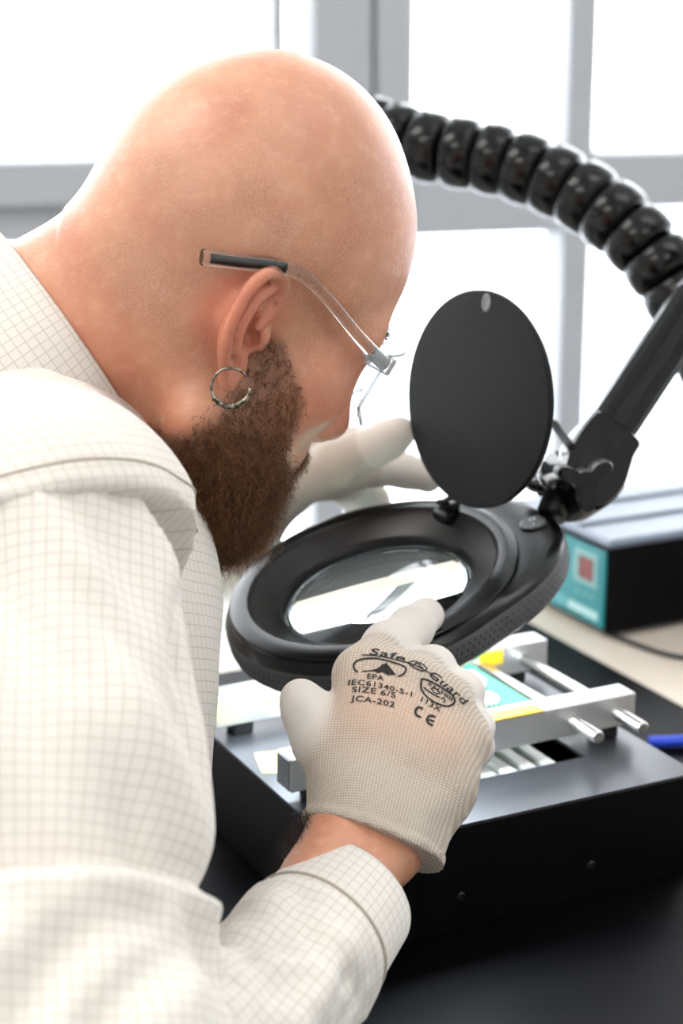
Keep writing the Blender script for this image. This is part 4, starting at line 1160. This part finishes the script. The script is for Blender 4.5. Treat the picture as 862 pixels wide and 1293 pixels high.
uvattr(me, np.stack([(P-WL)@unit(np.cross(dl, [0, 1, 0])), (P-WL)@dl], 1))
coat = np.zeros(len(P))
for pts, rr in lf: coat = np.maximum(coat, sstep(.019, .017, segdist(P, [pts[1]*.3+pts[2]*.7, pts[3]])))
fattr(me, 'coat', coat*.6); fattr(me, 'stretch', np.zeros(len(P)))
link('glove', me, m_glove, person)

# ------------------------------------------------------------------ safety glasses
m_clear = mat('clear_plastic', (246, 248, 248), .03, trans=1.0, ior=1.46)
m_hinge = mat('frosted_clear_plastic', (222, 226, 230), .12, trans=.6, ior=1.3)
m_tipblack = mat('temple_tip_black', (14, 14, 14), .35)
gs = tag(empty('safety_glasses', H(.09, 0, .02)), 'clear plastic safety glasses worn by the bearded person', 'glasses')
# wrap lens
nu, nv = 41, 11
def lens_pt(a, v, off):
    y = .0765*a; x = .125-.042*a*a+off
    zt = .032-.006*a*a; n_ = abs(a)
    zb_ = -.017+.014*max(0, 1-n_/.2)+.010*max(0, (n_-.62)/.38)**1.6
    return H(x, y, zb_+(zt-zb_)*v)
V = []; F = []
for off in (0, -.002):
    for i in range(nu):
        for j in range(nv): V.append(lens_pt(-1+2*i/(nu-1), j/(nv-1), off))
n1 = nu*nv
for i in range(nu-1):
    for j in range(nv-1):
        a = i*nv+j; F.append((a, a+nv, a+nv+1, a+1)); F.append((n1+a, n1+a+1, n1+a+nv+1, n1+a+nv))
for i in range(nu-1):
    for j in (0, nv-1): a = i*nv+j; F.append((a, a+nv, n1+a+nv, n1+a))
for j in range(nv-1):
    for i in (0, nu-1): a = i*nv+j; F.append((a, a+1, n1+a+1, n1+a))
edge_ = [lens_pt(-1+2*i/60, 0, -.001) for i in range(61)]; top_ = [lens_pt(-1+2*i/60, 1, -.001) for i in range(61)]
MB().tube(edge_, .0009, 8).build('lens_rim', m_hinge, gs); MB().tube(top_, .0009, 8).build('lens_rim', m_hinge, gs)
for a_ in (-1, 1): MB().tube([lens_pt(a_, j/8, -.001) for j in range(9)], .0009, 8).build('lens_rim', m_hinge, gs)
MB().add(V, F, True).build('lens', thin_glass('clear_lens', .45, (.97, .98, .98)), gs)
for sg in (-1, 1):
    tp = smooth_path([H(.081, .0775*sg, .021), H(.055, .0815*sg, .027), H(.025, .0840*sg, .036), H(.000, .0855*sg, .041), H(-.018, .0855*sg, .0385), H(-.040, .0845*sg, .0305), H(-.060, .0830*sg, .0235)], 40)
    t_ = MB().tube(tp, [0.0043-.0009*math.sin(math.pi*min(1, i/28)) for i in range(40)], 10, ry=1.0).build('temple', m_clear, gs)
    MB().tube(tp[24:38], .0019, 10).build('temple_tip', m_tipblack, t_)
    hx_ = np.array([HR[0], HR[1], HR[2]])
    hb_ = MB().box(H(.083, .0765*sg, .021), hx_, (-.012, -.0028, -.005), (.004, .0028, .005), .001).build('hinge', m_hinge, gs)
    MB().box(H(.078, .0765*sg, .021), hx_, (-.010, -.0036, -.0022), (.0, .0036, .0022), .0006).build('hinge_tongue', m_hinge, hb_)
for sg in (-1, 1): MB().tube([H(.108, .012*sg, .012), H(.104, .014*sg, .002), H(.102, .016*sg, -.006)], [.0022, .003, .002], 8).build('nose_pad', m_clear, gs)

# hoop earring
er = tag(empty('hoop_earring', at(291, 488, .938)), 'small dark silver hoop earring in the right ear lobe', 'earring')
ec = at(291, 489, .936)
eu = unit(at(315, 484, .936)-at(267, 492, .936)); ev = unit(np.array([0, SP, CP])+.0*eu); ev = unit(ev-eu*(ev@eu)); 
m_silver = mat('tarnished_silver', (150, 142, 128), .28, metal=1.0, mix=(400, (70, 64, 56), .4, .6))
hr_ = .0099
th_s = np.linspace(math.radians(28), math.radians(28+320), 49)
MB().tube([ec+(eu*math.cos(t)+ev*math.sin(t))*hr_ for t in th_s], [.0008+.0007*sstep(3.0, 4.2, t)*(1-sstep(5.0, 5.9, t)) for t in th_s], 10).build('hoop', m_silver, er)
for t in (3.6, 3.9, 4.3, 4.7, 5.0):
    p_ = ec+(eu*math.cos(t)+ev*math.sin(t))*hr_; d_ = unit(-eu*math.sin(t)+ev*math.cos(t))
    MB().lathe(p_-d_*.0006, d_, [(.0012, 0), (.0019, .0003), (.0019, .0009), (.0012, .0012)], 12).build('hoop_bead', m_silver, er)
